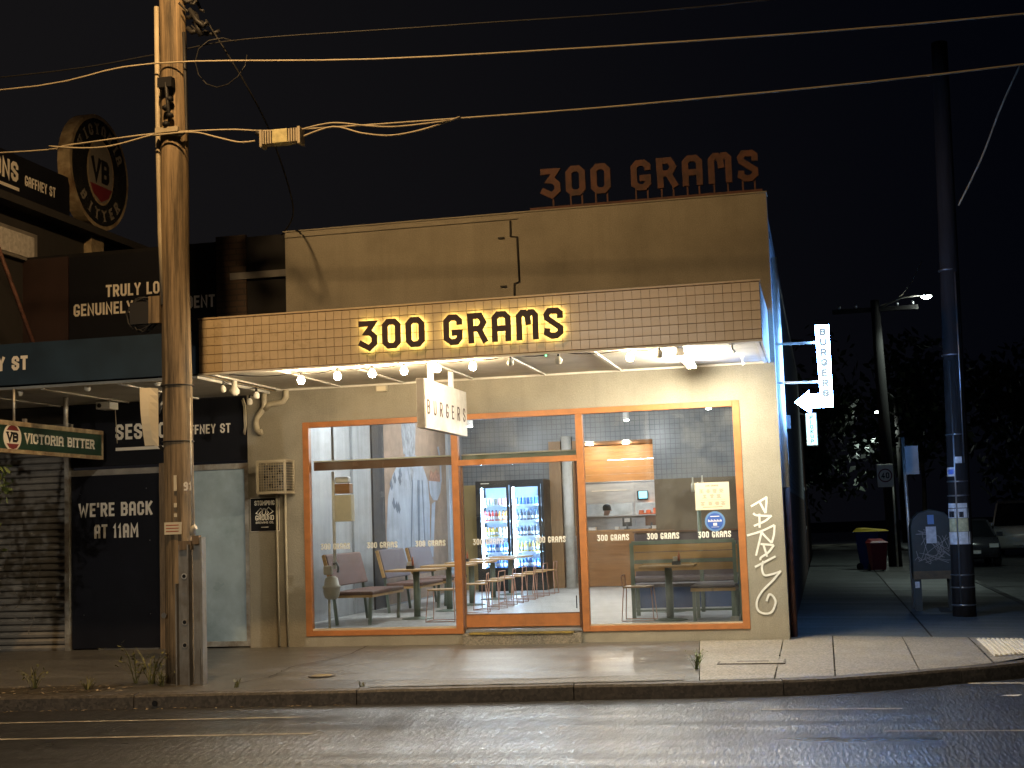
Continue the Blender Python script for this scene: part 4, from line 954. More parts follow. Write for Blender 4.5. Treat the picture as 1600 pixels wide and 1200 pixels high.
MB().box(-3.02, -.93, 3.9, 4.02, 1.382, 1.41).build('capping', 'wood_dark', b2)
table(-2.3, 2.45, .7, .6, 'pedestal table between the slatted bench and the booth seat')
cp_ = thing('napkin_stack', (-1.22, .3, FZ), 'small stack of white papers on the floor in window corner', 'papers')
for i in range(3): MB().box(-1.28 + .004 * i, -1.17 + .003 * i, .25, .34, FZ + .001 + i * .022, FZ + .021 + i * .022).build('sheet', 'paper_white', cp_)
cd = thing('candle_holders', (-1.73, 2.3, 1.7), 'pale green glass bottles on a tall post behind the menu sheet', 'bottles')
MB().tube([(-1.80, 2.3, FZ), (-1.80, 2.3, 1.98)], .03, 10).build('post', 'green_metal', cd)
for dx, h in ((-.07, .22), (0, .14), (.07, .24)): MB().lathe((-1.80 + dx, 2.3, 1.982), [(.03, 0), (.03, h * .5), (.012, h * .7), (.012, h)], 10).build('bottle', 'bulb_off', cd)
for x, y, lab in ((-6.2, 2.05, 'dark caddy with white napkins on the left window table'), (-2.0, .70, 'dark caddy with white napkins on the right window table'), (-6.15, 5.2, 'napkin caddy on the third pedestal table')):
    t = thing('napkin_caddy', (x, y, FZ + .75), lab, 'caddy')
    MB().box(x - .06, x + .06, y - .045, y + .045, FZ + .751, FZ + .80).build('tray', 'plastic_black', t)
    MB().box(x - .045, x + .01, y - .035, y + .035, FZ + .801, FZ + .86).build('napkins', 'paper_white', t)
    MB().lathe((x + .035, y, FZ + .801), [(.018, 0), (.018, .07), (.008, .10), (.006, .13)], 10).build('sauce_bottle', 'drink_red' if 'drink_red' in MAT else 'menu_red', t)
# drinks fridge with its bottles
FX0, FX1, FY0, FY1, FB, FT = -7.06, -5.62, 9.72, 10.45, FZ, 2.50
fg = thing('drinks_fridge', ((FX0 + FX1) / 2, 10.1, FZ), 'black double glass-door drinks fridge lit blue inside', 'fridge')
MB().box(FX0, FX0 + .05, FY0, FY1, FB, FT).box(FX1 - .05, FX1, FY0, FY1, FB, FT).box(FX0 + .05, FX1 - .05, FY0, FY1, FT - .10, FT).box(FX0 + .05, FX1 - .05, FY0, FY1, FB, FB + .42).build('cabinet', 'fridge_black', fg)
MB().box(FX0 + .05, FX1 - .05, FY1 - .04, FY1 - .005, FB + .42, FT - .10).build('back_panel', 'fridge_inside', fg)
MB().box(FX0 + .051, FX1 - .051, FY0 + .06, FY1 - .04, FT - .112, FT - .101).build('inner_top', 'fridge_inside', fg)
mid = (FX0 + FX1) / 2
for a, b in ((FX0 + .055, mid - .008), (mid + .008, FX1 - .055)):
    d = MB().box(a, a + .055, FY0 - .03, FY0 - .001, FB + .42, FT - .09).box(b - .055, b, FY0 - .03, FY0 - .001, FB + .42, FT - .09).box(a + .055, b - .055, FY0 - .03, FY0 - .001, FB + .42, FB + .48).box(a + .055, b - .055, FY0 - .03, FY0 - .001, FT - .15, FT - .09).build('door', 'fridge_black', fg)
    MB().box(a + .055, b - .055, FY0 - .018, FY0 - .012, FB + .48, FT - .15).build('glass_pane', 'glass_fridge', d)
    MB().box(a + .055, a + .085, FY0 + .03, FY0 + .05, FB + .46, FT - .12).build('led_strip', 'fridge_led', fg)
    MB().box(b - .060, b - .045, FY0 + .03, FY0 + .05, FB + .46, FT - .12).build('led_strip', 'fridge_led', fg)
for k in range(5):
    MB().box(FX0 + .052, FX1 - .052, FY0 + .07, FY1 - .045, FB + .455 + k * .325, FB + .468 + k * .325).build('shelf', 'stainless', fg)
    MB().box(FX0 + .06, FX1 - .06, FY0 + .062, FY0 + .068, FB + .44 + k * .325, FB + .475 + k * .325).build('price_rail', 'fridge_inside', fg)
MB().box(FX0 + .12, FX0 + .30, FY0 - .0315, FY0 - .0305, FT - .06, FT - .045).build('maker_mark', 'decal_white', fg)
MB().box(FX0 + .1, FX1 - .1, FY0 - .006, FY0 - .001, FB + .06, FB + .30).build('vent_grille', 'plastic_black', fg)
bprof = {'bottle': [(.030, 0), (.033, .01), (.033, .13), (.026, .165), (.013, .19), (.012, .225)], 'can': [(.026, 0), (.032, .012), (.032, .135), (.026, .147)], 'wide': [(.036, 0), (.04, .01), (.04, .12), (.03, .16), (.02, .175), (.02, .19)]}
for nm, c in (('drink_red', (.45, .04, .03)), ('drink_orange', (.65, .25, .05)), ('drink_yellow', (.60, .48, .10)), ('drink_blue', (.05, .16, .45)), ('drink_dark', (.03, .05, .10)), ('drink_pale', (.55, .62, .55)), ('drink_white', (.65, .68, .72)), ('drink_pink', (.6, .3, .25))):
    M(nm, c, .2, var=.1, vs=30)
bmesh_cache = {}
def drink(x, y, z, kind, mat, cap, label, group):
    key = (kind, mat, cap)
    if key not in bmesh_cache:
        o = MB().lathe((0, 0, 0), bprof[kind], 10).build('bottle' if kind != 'can' else 'drink_can', mat, None)
        c = None
        if kind != 'can':
            zt = bprof[kind][-1][1]; r = bprof[kind][-1][0]
            c = MB().lathe((0, 0, zt - .015), [(r + .003, 0), (r + .003, .02)], 8).build('cap', cap, o)
            lb = MB().lathe((0, 0, .035), [(bprof[kind][2][0] + .0008, 0), (bprof[kind][2][0] + .0008, .065)], 10).build('paper_label', 'drink_white', o)
        bmesh_cache[key] = o; o.location = (x, y, z); tag(o, label, 'bottle' if kind != 'can' else 'can', group); return
    c = dup(bmesh_cache[key], (x, y, z), None, label); c['group'] = group
ord5 = ['bottom', 'fourth', 'middle', 'second', 'top']
shelves = [ # from the bottom: (left door), (right door)
  (('bottle', 'drink_blue', 'drink_white'), ('wide', 'drink_blue', 'drink_blue')),
  (('bottle', 'drink_blue', 'drink_dark'), ('bottle', 'drink_yellow', 'drink_pale')),
  (('wide', 'drink_yellow', 'drink_orange'), ('bottle', 'drink_dark', 'drink_pale')),
  (('bottle', 'drink_red', 'drink_dark'), ('bottle', 'drink_dark', 'drink_blue')),
  (('can', 'drink_pale', 'drink_white'), ('can', 'drink_blue', 'drink_white'))]
for k, (l, r) in enumerate(shelves):
    for side, spec, xa, xb in (('left', l, FX0 + .17, mid - .10), ('right', r, mid + .13, FX1 - .12)):
        n = 7
        for i in range(n):
            kind, mat, cap = spec
            if side == 'left' and k == 3 and i > 3: mat = 'drink_orange'
            if side == 'left' and k == 4 and i > 3: mat = 'drink_pink'
            if side == 'left' and k == 2 and i > 3: mat = 'drink_pale'
            cn = mat.split('_')[1]; kn = 'can' if kind == 'can' else 'bottle'
            nk = (kind, mat, cap)
            lab = f"{cn} drink {kn}, {('first','second','third','fourth','fifth','sixth','last')[i]} from left on the {ord5[k]} shelf behind the {side} fridge door"
            drink(xa + (xb - xa) * i / (n - 1), FY0 + .12 + (.02 * (i % 2)), FB + .469 + k * .325, kind, mat, cap, lab, f'{cn} drinks on the {ord5[k]} {side} fridge shelf')
# counter and kitchen behind
ct = thing('service_counter', (-4.2, 11.0, FZ), 'timber clad service counter at the back of the shop', 'counter')
MB().box(-4.97, -3.43, 10.62, 11.3, FZ, 1.36).build('counter_body', 'wood_counter', ct)
MB().box(-3.42, -3.05, 10.45, 10.598, FZ, 1.36).build('counter_return', 'wood_counter', ct)
for i in range(7): MB().box(-4.975, -3.425, 10.598, 10.618, FZ + .01 + i * .162, FZ + .168 + i * .162).build('cladding_board', 'wood_counter', ct)
MB().box(-4.99, -3.425, 10.59, 11.32, 1.361, 1.395).build('counter_top', 'wood_bulkhead', ct)
MB().box(-5.6, -3.3, 10.76, 12.4, 3.27, 3.35).build('timber_soffit', 'wood_dark', shop)
MB().box(-5.62, -5.60, 10.76, 14.2, .22, 3.27).box(-3.42, -3.40, 10.76, 14.2, .22, 3.27).build('kitchen_side_wall', 'int_wall', shop)
for i in range(5): MB().box(-5.6, -3.44, 12.35, 12.37, 2.46 + i * .160, 2.617 + i * .160).build('bulkhead_board', 'wood_bulkhead', shop)
for x, lab in ((-4.92, 'left recessed downlight under the timber soffit'), (-4.12, 'right recessed downlight under the timber soffit')):
    t = thing('recessed_downlight', (x, 11.6, 3.25), lab, 'light', 'downlights over the counter')
    MB().lathe((x, 11.6, 3.262), [(.05, -.012), (.075, -.010), (.08, .006)], 16).build('lens', 'led_white', t)
    point(t, (x, 11.6, 3.2), 38, (1, .80, .56), .06)
# stainless wall with the pass window
MB().box(-5.6, -4.12, 12.4, 12.44, 1.97, 2.45).box(-5.6, -4.12, 12.4, 12.44, .22, 1.70).box(-4.12, -3.44, 12.4, 12.44, 1.97, 2.45).box(-4.12, -3.44, 12.4, 12.44, .22, 1.70).box(-4.14, -4.09, 12.38, 12.46, .22, 2.45).box(-5.6, -5.19, 12.4, 12.44, 1.70, 1.97).build('stainless_wall', 'stainless', shop)
MB().box(-5.3, -3.5, 12.25, 12.55, 1.68, 1.705).build('pass_shelf', 'stainless', shop)
MB().box(-5.05, -4.25, 12.385, 12.398, 2.25, 2.27).build('lit_shelf_edge', 'white_paint', shop)
MB().box(-5.6, -3.42, 14.2, 14.3, .22, 3.3).build('kitchen_back_wall', 'white_paint', shop)
MB().box(-5.6, -3.42, 12.44, 14.2, 3.0, 3.05).build('kitchen_ceiling', 'white_paint', shop)
kt = thing('kitchen_light', (-4.2, 13.4, 2.96), 'bright strip light in the kitchen behind the pass window', 'light')
MB().box(-4.8, -3.6, 13.35, 13.45, 2.955, 2.998).build('diffuser', 'led_cool', kt)
mn = thing('menu_screen', (-3.68, 12.36, 2.0), 'small bright blue screen beside the pass window', 'screen')
MB().box(-4.02, -3.78, 12.34, 12.372, 2.02, 2.23).build('bezel', 'plastic_black', mn)
MB().box(-3.98, -3.795, 12.333, 12.339, 2.06, 2.215).build('display', 'screen', mn)
MB().box(-3.92, -3.88, 12.37, 12.4, 2.1, 2.2).build('mount', 'plastic_black', mn)
wr_ = thing('food_warmer', (-3.8, 12.45, 1.706), 'orange lit food warmer with trays on the kitchen pass', 'warmer')
MB().box(-4.02, -3.55, 12.46, 12.54, 1.706, 1.735).build('tray', 'menu_red', wr_)
for x in (-3.96, -3.80, -3.64): MB().box(x - .05, x + .05, 12.47, 12.53, 1.737, 1.80 + .04 * (x > -3.7)).build('food_box', 'menu_red', wr_)
point(wr_, (-3.75, 12.36, 1.90), 2.0, (1, .35, .08), .04)
for x, w, h, nm, lab in ((-4.08, .20, .26, 'card_terminal', 'black till screen with a white slip standing on the counter'), (-3.56, .26, .28, 'till', 'dark till monitor at the right end of the counter')):
    t = thing(nm, (x, 10.95, 1.395), lab, 'till')
    MB().box(x - .06, x + .06, 10.9, 11.02, 1.396, 1.412).build('base', 'plastic_black', t)
    MB().bar((x, 10.97, 1.412), (x, 10.99, 1.52), .04).build('stand', 'plastic_black', t)
    MB().box(x - w / 2, x + w / 2, 10.98, 11.01, 1.46, 1.46 + h - .08).build('monitor', 'plastic_black' if nm == 'card_terminal' else 'wood_dark', t)
    if nm == 'card_terminal': MB().box(x - .055, x + .06, 10.97, 10.978, 1.55, 1.63).build('paper_slip', 'paper_white', t)
for x, w, lab in ((-4.80, .16, 'low white box at the left of the counter top'), (-4.27, .08, 'small white tub beside the card terminal on the counter'), (-3.46, .14, 'white packet on the right end of the counter')):
    t = thing('counter_box', (x, 10.85, 1.395), lab, 'box')
    MB().box(x - w / 2, x + w / 2, 10.75, 10.88, 1.396, 1.45).build('box_body', 'plastic_white', t, bevel=.006)
    MB().box(x - w / 2 - .004, x + w / 2 + .004, 10.746, 10.884, 1.4505, 1.462).build('lid', 'plastic_white', t)
# cook in the kitchen
pn = thing('person', (-4.87, 12.95, FZ), 'dark haired person in a black top working behind the kitchen pass', 'person')
def skin_body(name, mat, V, E, Rd, parent, root=0, lv=2):
    me = bpy.data.meshes.new(name); me.from_pydata([Vector(v) for v in V], E, []); me.materials.append(MAT[mat])
    o = bpy.data.objects.new(name, me); COL.objects.link(o); o.parent = parent
    sm = o.modifiers.new('skin', 'SKIN'); sm.use_smooth_shade = True
    for i, v in enumerate(me.skin_vertices[0].data): v.radius = Rd[i]; v.use_root = (i == root)
    ss = o.modifiers.new('sub', 'SUBSURF'); ss.levels = lv; ss.render_levels = lv
    ORG[o] = ORG[parent]; return o
PV = [(0, 0, .92), (0, -.01, 1.12), (.02, -.02, 1.32), (.03, -.03, 1.42), (.05, -.05, 1.50), (.09, -.07, 1.60), (.10, -.07, 1.68),
      (.0, -.20, 1.38), (.12, -.26, 1.13), (.32, -.20, 1.06), (.39, -.17, 1.05),
      (.0, .17, 1.38), (.10, .24, 1.13), (.30, .16, 1.06), (.38, .13, 1.05),
      (0, -.10, .85), (.02, -.11, .48), (0, -.11, .08), (.13, -.12, .035), (0, .10, .85), (.02, .11, .48), (0, .11, .08), (.13, .12, .035)]
PE = [(0,1),(1,2),(2,3),(3,4),(4,5),(5,6),(2,7),(7,8),(8,9),(9,10),(2,11),(11,12),(12,13),(13,14),(0,15),(15,16),(16,17),(17,18),(0,19),(19,20),(20,21),(21,22)]
PR = [(.15,.11)]+[(.145,.11),(.16,.11),(.07,.06),(.052,.052),(.078,.09),(.06,.07)]+[(.06,.06),(.043,.043),(.034,.034),(.03,.025)]*2+[(.09,.09),(.06,.06),(.042,.042),(.035,.03)]*2
body = skin_body('body', 'skin', PV, PE, PR, pn)
TV = PV[:3] + [PV[7], PV[8], PV[11], PV[12], (0, 0, .80)]
skin_body('black_top', 'shirt_dark', TV, [(0,1),(1,2),(2,3),(3,4),(2,5),(5,6),(0,7)], [(.165,.125),(.16,.125),(.172,.122),(.075,.075),(.056,.056),(.075,.075),(.056,.056),(.16,.13)], pn)
hb = MB(); hb.lathe((.075, -.065, 1.63), [(.088, -.03), (.098, .03), (.090, .075), (.06, .105), (.02, .118)], 14)
ho = hb.build('hair', 'hair', None); ho.parent = pn
for s in (-1, 1):
    e = MB().lathe((.172, -.07 + s * .032, 1.625), [(.003, -.008), (.009, 0), (.003, .008)], 8).build('eye', 'hair', None); e.parent = pn
nz = MB().add([(.165, -.082, 1.615), (.165, -.058, 1.615), (.195, -.07, 1.59), (.165, -.07, 1.64), (.165, -.07, 1.585)], [(0, 2, 3), (2, 1, 3), (0, 4, 2), (4, 1, 2)]).build('nose', 'skin', None); nz.parent = pn

# ================================================================== PUB ON THE LEFT
pub = thing('pub', (-10, .3, 0), 'dark painted pub with navy awning, roller shutter and black door', 'building')
MB().box(-12.6, -10.80, .06, .3, 3.30, 4.2).box(-10.80, -7.956, .06, .3, 3.56, 4.2).build('front_wall', 'render_dark', pub)
MB().box(-14.0, -7.956, .32, .5, 4.2, 5.90).build('parapet_wall', 'black', pub)
MB().box(-8.52, -8.05, .262, .32, 4.2, 5.96).build('brick_pier', 'brick_pub', pub)
MB().box(-8.05, -7.34, .30, .319, 4.2, 5.93).build('dark_pier', 'black', pub)
MB().box(-11.92, -10.94, .295, .319, 4.45, 5.86).build('plum_panel', 'dark_plum', pub)
sp_ = MB().box(-10.92, -8.55, .290, .319, 4.40, 5.84).build('slogan_panel', 'black_satin', pub)
text('TRULY LOCAL', sp_, 'sign_white', (-9.70, .289, 5.19), XU, ZU, .115, .185, .033, .022, .003, centre=True, fit=1.22)
text('GENUINELY INDEPENDENT', sp_, 'sign_white', (-9.70, .289, 4.93), XU, ZU, .115, .185, .032, .022, .003, centre=True, fit=2.28)
# roller shutter with its slats
sh = MB().box(-12.6, -10.83, .10, .12, -.05, 3.30).build('roller_shutter', 'black', pub)
zz = -.02
while zz < 3.28:
    zz2 = zz + .098
    MB().add([(-12.6, .10, zz), (-10.83, .10, zz), (-10.83, .055, zz + .02), (-12.6, .055, zz + .02), (-10.83, .045, zz + .055), (-12.6, .045, zz + .055), (-10.83, .075, zz + .092), (-12.6, .075, zz + .092), (-10.83, .10, zz + .094), (-12.6, .10, zz + .094)],
             [(0, 1, 2, 3)[::-1], (3, 2, 4, 5)[::-1], (5, 4, 6, 7)[::-1], (7, 6, 8, 9)[::-1]]).build('slat', 'shutter', sh)
    zz = zz2
strokes(sh, 'graffiti_dim', 'graffiti', (0, .042, 0), XU, ZU, [g2(smooth_pl([(a, b, 0) for a, b in pl], 4)) for pl in ([(-11.85, 1.2), (-11.75, 1.55), (-11.6, 1.62), (-11.5, 1.5), (-11.55, 1.1)], [(-11.7, .9), (-11.5, .7), (-11.3, .95), (-11.25, 1.25)], [(-11.9, .75), (-11.7, .6), (-11.45, .9), (-11.4, 1.3)], [(-11.3, .8), (-11.15, .68), (-11.0, .82)], [(-11.7, .5), (-11.5, .42), (-11.35, .5), (-11.45, .25)])], .014)
MB().box(-10.83, -10.76, -.01, .13, -.05, 3.30).build('shutter_guide', 'galv', pub)
dr = MB().box(-10.74, -9.345, .04, .07, .02, 2.51).build('door', 'door_dark', pub)
text("WE'RE BACK", dr, 'sign_white', (-10.045, .039, 1.915), XU, ZU, .12, .20, .036, .026, .003, centre=True, fit=1.17)
text('AT 11AM', dr, 'sign_white', (-10.03, .039, 1.60), XU, ZU, .12, .20, .036, .026, .003, centre=True, fit=.70)
for x, z in ((-10.55, .5), (-9.5, .5), (-10.6, 2.25), (-9.55, 2.3), (-9.5, 1.55)): MB().disc((x, .039, z), XU, ZU, .007, .004, 8).build('screw', 'steel', dr)
MB().box(-10.76, -9.33, .03, .12, 2.515, 2.60).build('door_head', 'shutter', pub)
MB().box(-10.3, -9.35, -.005, .05, -.01, .018).build('door_sill', 'steel', pub)
MB().box(-9.33, -8.98, .0, .14, -.05, 2.65).build('door_post', 'post_timber', pub)
hp = MB().box(-10.74, -7.965, .02, .055, 2.64, 3.55).build('header_panel', 'black_satin', pub)
text('SESSIONS', hp, 'sign_white', (-10.02, .019, 3.02), XU, ZU, .12, .225, .042, .026, .003, fit=1.13)
MB().box(-10.02, -8.90, .015, .0195, 2.86, 2.905).build('underline', 'sign_white', hp)
text('GAFFNEY ST', hp, 'sign_white', (-9.03, .019, 3.045), XU, ZU, .07, .135, .023, .016, .003, fit=.81)
wn_ = MB().box(-8.98, -8.88, .02, .12, .02, 2.60).box(-8.02, -7.957, .02, .12, .02, 2.60).box(-8.88, -8.02, .02, .12, 2.52, 2.60).box(-8.88, -8.02, .02, .12, .02, .09).build('side_window', 'galv', pub)
MB().box(-8.88, -8.02, .05, .06, .09, 2.52).build('frosted_pane', 'frosted', wn_)
MB().tube([(-8.02, -.02, 3.5), (-7.99, -.02, 3.4), (-7.985, -.02, 3.1), (-8.0, -.02, 3.02)], .014, 6).build('cable_loop', 'pvc', pub)
MB().tube([(-8.0, -.03, 3.52), (-7.965, -.03, 3.42), (-7.96, -.03, 3.12), (-7.985, -.03, 3.0)], .014, 6).build('cable_loop', 'pvc', pub)
# pub awning
pa = MB().box(-14, -7.572, -2.40, -2.36, 3.62, 4.16).build('awning', 'navy', pub)
MB().box(-14, -7.60, -2.36, 0.02, 3.565, 3.60).build('soffit', 'soffit_white', pa)
MB().box(-14, -7.60, -2.38, .30, 4.12, 4.15).build('awning_roof', 'grey_metal', pa)
MB().box(-7.60, -7.572, -2.36, -.0, 3.60, 4.12).build('end_cheek', 'grey_metal', pa)
for x in (-8.7, -9.8, -10.9): MB().bar((x, -2.3, 3.555), (x, -.02, 3.555), .04, .018).build('cover_strip', 'white_paint', pa)
text('EY ST', pa, 'sign_white', (-10.50, -2.401, 3.81), XU, ZU, .11, .185, .040, .022, .003, fit=.55)
MB().tube([(-10.75, -2.3, 6.25), (-9.93, -2.3, 4.16)], .03, 8).build('awning_stay', 'rust_orange', pub)
# upper storey set back on the left, its side wall faces the corner
us = thing('pub_upper_storey', (-12.5, 1.5, 4.1), 'upper storey of the pub with dark signboard and white window', 'building')
MB().box(-16, -11.7, .6, 8, 4.15, 6.75).box(-16, -11.7, -1.2, .6, 4.16, 6.75).build('wall', 'render_dark', us)
MB().box(-16, -11.45, -1.3, 8.1, 6.60, 6.72).build('eaves', 'render_dark', us)
gs = MB().box(-11.66, -11.58, -2.0, 1.45, 6.74, 7.40).build('signboard', 'black_satin', us)
text('SESSIONS', gs, 'sign_white', (-11.579, -1.62, 6.98), YU, ZU, .17, .30, .06, .03, .003, fit=1.60)
MB().box(-11.579, -11.575, -1.62, .0, 6.85, 6.90).build('underline', 'sign_white', gs)
text('GAFFNEY ST', gs, 'sign_white', (-11.579, .16, 6.98), YU, ZU, .08, .16, .026, .016, .003, fit=.86)
wd_ = MB().box(-11.70, -11.64, -.5, .6, 5.85, 6.30).build('window', 'shutter', us)
MB().box(-11.639, -11.63, -.4, .50, 5.90, 6.24).build('pane', 'paper_white', wd_)  # pane in plain off-white
# round beer sign on its post
vb = thing('round_sign', (-11.5, 2.3, 5.9), 'large round weathered beer sign on a post above the pub roof', 'sign')
MB().disc((-11.74, 2.32, 7.70), YU, ZU, .97, .22, 48).build('drum', 'vb_rim', vb)
MB().disc((-11.519, 2.32, 7.70), YU, ZU, .90, .006, 48).build('face', 'vb_face', vb)
MB().disc((-11.512, 2.32, 7.70), YU, ZU, .44, .004, 32, ry=.56).build('oval_border', 'vb_rim', vb)
MB().disc((-11.507, 2.32, 7.70), YU, ZU, .40, .003, 32, ry=.52).build('oval', 'graffiti_dim', vb)
MB().prism((-11.503, 2.32, 7.70), YU, ZU, [(-.36, -.24), (-.25, -.40), (0, -.51), (.25, -.40), (.36, -.24)], .002).build('red_band', 'vb_red', vb)
mb = MB(); glyph(mb, 'V', (-11.501, 2.00, 7.52), YU, ZU, .30, .40, .09, .003); glyph(mb, 'B', (-11.501, 2.33, 7.52), YU, ZU, .26, .40, .09, .003); mb.build('monogram', 'black', vb)
def arc_text(s, parent, c, r, a0, a1, w, h, t, mat, inward=1):
    mb = MB(); n = len(s)
    for i, ch in enumerate(s):
        a = R(a0 + (a1 - a0) * i / (n - 1)); p = Vector(c) + Vector((0, math.cos(a) * r, math.sin(a) * r))
        if inward > 0: u = Vector((0, math.sin(a), -math.cos(a))); v = Vector((0, math.cos(a), math.sin(a)))
        else: u = Vector((0, -math.sin(a), math.cos(a))); v = Vector((0, -math.cos(a), -math.sin(a)))
        ww = w * GL[ch][0]; glyph(mb, ch, p - u * ww / 2 - v * h / 2, u, v, w, h, t, .003, True)
    return mb.build('lettering', mat, parent)
arc_text('VICTORIA', vb, (-11.512, 2.32, 7.70), .73, 150, 30, .13, .19, .042, 'graffiti_dim')
arc_text('BITTER', vb, (-11.512, 2.32, 7.70), .73, 222, 318, .13, .19, .042, 'graffiti_dim', -1)
MB().box(-11.72, -11.56, 2.1, 2.5, 5.6, 6.74).build('post', 'vb_rim', vb)
# hanging beer sign below the pub awning
hs = thing('hanging_beer_sign', (-10.15, -1.4, 2.72), 'green hanging beer sign with white serif lettering under the navy awning', 'sign')
MB().box(-10.22, -10.14, -2.75, -.12, 2.735, 2.785).box(-10.22, -10.14, -2.75, -.12, 3.09, 3.15).box(-10.22, -10.14, -.15, -.12, 2.785, 3.09).build('frame', 'vb_rim', hs)
MB().box(-10.20, -10.152, -2.75, -.15, 2.785, 3.09).build('panel', 'vb_green', hs)
MB().disc((-10.1515, -2.43, 2.94), YU, ZU, .205, .003, 32, ry=.178).build('oval_border', 'sign_white', hs)
MB().disc((-10.148, -2.43, 2.94), YU, ZU, .185, .002, 32, ry=.160).build('oval', 'sign_white', hs)
for sg_ in (1, -1): MB().prism((-10.1455, -2.43, 2.94), YU, ZU, [(-.14, sg_ * .085), (-.08, sg_ * .14), (0, sg_ * .158), (.08, sg_ * .14), (.14, sg_ * .085)], .002).build('red_band', 'vb_red', hs)
mb = MB(); glyph(mb, 'V', (-10.1455, -2.57, 2.875), YU, ZU, .13, .13, .034, .003, True); glyph(mb, 'B', (-10.1455, -2.43, 2.875), YU, ZU, .12, .13, .034, .003, True); mb.build('monogram', 'black', hs)
text('VICTORIA BITTER', hs, 'sign_white', (-10.1515, -2.15, 2.875), YU, ZU, .11, .135, .030, .022, .003, serif=True, fit=1.80)
for y in (-2.35, -1.08): MB().tube([(-10.18, y, 3.15), (-10.18, y, 3.57)], .018 if y < -2 else .035, 8).build('hanger', 'galv', hs)
for y in (-2.1, -.95): MB().box(-10.20, -10.16, y - .03, y + .03, 3.151, 3.20).build('lug', 'galv', hs)
# security camera and spotlight under the pub awning
sc_ = thing('security_camera', (-9.9, -.35, 3.4), 'white box security camera under the navy awning', 'camera')
MB().box(-10.02, -9.80, -.55, -.30, 3.43, 3.53).build('housing', 'plastic_white', sc_, bevel=.008)
MB().disc((-9.96, -.552, 3.48), XU, ZU, .032, .01, 16).build('lens', 'plastic_black', sc_)
MB().tube([(-9.90, -.4, 3.53), (-9.90, -.4, 3.57)], .02, 8).build('mount', 'plastic_white', sc_)
MB().tube([(-9.85, -.30, 3.43), (-9.85, -.25, 2.95)], .006, 5).build('cable', 'cable_pale', sc_)
so = thing('spotlight', (-8.05, -1.7, 3.3), 'black unlit spotlight hanging left of the timber pole', 'light')
MB().tube([(-8.28, -1.9, 3.57), (-8.28, -1.9, 3.42)], .02, 8).build('arm', 'plastic_black', so)
MB().tube([(-8.28, -1.9, 3.44), (-8.32, -1.95, 3.32), (-8.37, -2.0, 3.22)], [.045, .05, .075], 12).build('lamp_head', 'plastic_black', so)
mt = thing('motion_sensor', (-7.5, -1.3, 3.4), 'white twin motion sensor light on the soffit between the two awnings', 'sensor')
MB().lathe((-7.48, -1.5, 3.47), [(.03, -.06), (.065, -.03), (.07, .01), (.04, .05), (.03, .15)], 12).build('head', 'bulb_off', mt)
MB().disc((-7.48, -1.5, 3.612), XU, YU, .06, .008, 16).build('base_plate', 'white_paint', mt)

# ================================================================== LEFT TIMBER POLE AND OVERHEAD CABLES
PX, PY = -7.33, -3.45
lp = thing('power_pole', (PX, PY, fz(PX, PY)), 'weathered timber power pole with steel brace lit orange by the street lamp', 'pole')
pts = []; rr = []
for i in range(25):
    t = i / 24; z = -.15 + 10.4 * t; pts.append((PX - .035 * t + .006 * math.sin(z * 1.1), PY, z)); rr.append(.180 - .026 * t + .003 * math.sin(z * 2.3))
MB().tube(pts, rr, 20).build('shaft', 'pole_wood', lp)
MB().tube([(-7.465, -3.56, 4.32), (-7.50, -3.54, 5.2), (-7.525, -3.52, 6.2), (-7.54, -3.50, 7.98)], .030, 10).build('conduit', 'cable_pale', lp)
MB().box(-7.62, -7.48, -3.62, -3.52, 4.10, 4.42).build('cable_box', 'pole_wood', lp)
for k in range(26):
    pass
mb = MB()
for k in range(7):
    a = random.random() * 6.28; c = Vector((-7.72, -3.55, 4.22)); ps = []
    for i in range(12):
        b = a + i * .55; ps.append(c + Vector((math.cos(b) * .16 + random.uniform(-.03, .03), math.sin(k) * .06, math.sin(b) * .2 + random.uniform(-.03, .03))))
    mb.tube(ps, .011, 5)
mb.box(-7.86, -7.62, -3.62, -3.50, 4.10, 4.36)
mb.build('cable_coil', 'cable_black', lp)
# galvanised brace (C-section) at the foot
br = MB(); ys = -3.66
br.box(-7.245, -7.10, ys - .012, ys, -.14, 1.50).box(-7.262, -7.245, ys - .075, ys, -.14, 1.06).box(-7.10, -7.084, ys - .095, ys, -.14, 1.50)
br.box(-7.084, -6.955, ys + .03, ys + .042, -.14, 1.56).box(-6.955, -6.93, ys - .07, ys + .042, -.14, 1.58).box(-6.99, -6.98, ys - .03, ys + .03, -.14, .32)
br.build('steel_brace', 'galv_brace', lp)
for z in (1.14, .62, .36): MB().disc((-7.175, ys - .0125, z), XU, ZU, .034, .006, 16).build('bolt_washer', 'galv', lp); 
for z in (1.14, .62, .36): MB().disc((-7.175, ys - .019, z), XU, ZU, .022, .004, 12).build('bolt_hole', 'black', lp)
MB().disc((-7.44, -3.645, .70), XU, ZU, .032, .02, 12).build('bolt_head', 'grey_metal', lp)
MB().tube([(-7.10, -3.60, 1.6), (-7.10, -3.60, 1.68), (-7.06, -3.60, 1.70)], .035, 8).build('pipe_cap', 'pvc', lp)
MB().box(-7.06, -6.98, -3.70, -3.63, 1.50, 1.60).box(-7.22, -7.07, -3.70, -3.66, 1.44, 1.54).build('bracket', 'post_timber', lp)
MB().tube([(-7.13, -3.56, 1.68), (-7.125, -3.57, 3.2)], .008, 6).build('earth_wire', 'galv', lp)
for z in (3.36, 2.70): MB().lathe((PX - .012, PY, z), [(.186, -.008), (.192, 0), (.186, .008)], 20).build('strap', 'cable_black', lp)
MB().box(-7.43, -7.22, -3.646, -3.636, 1.62, 1.76).build('number_plate', 'paper_cream', lp)
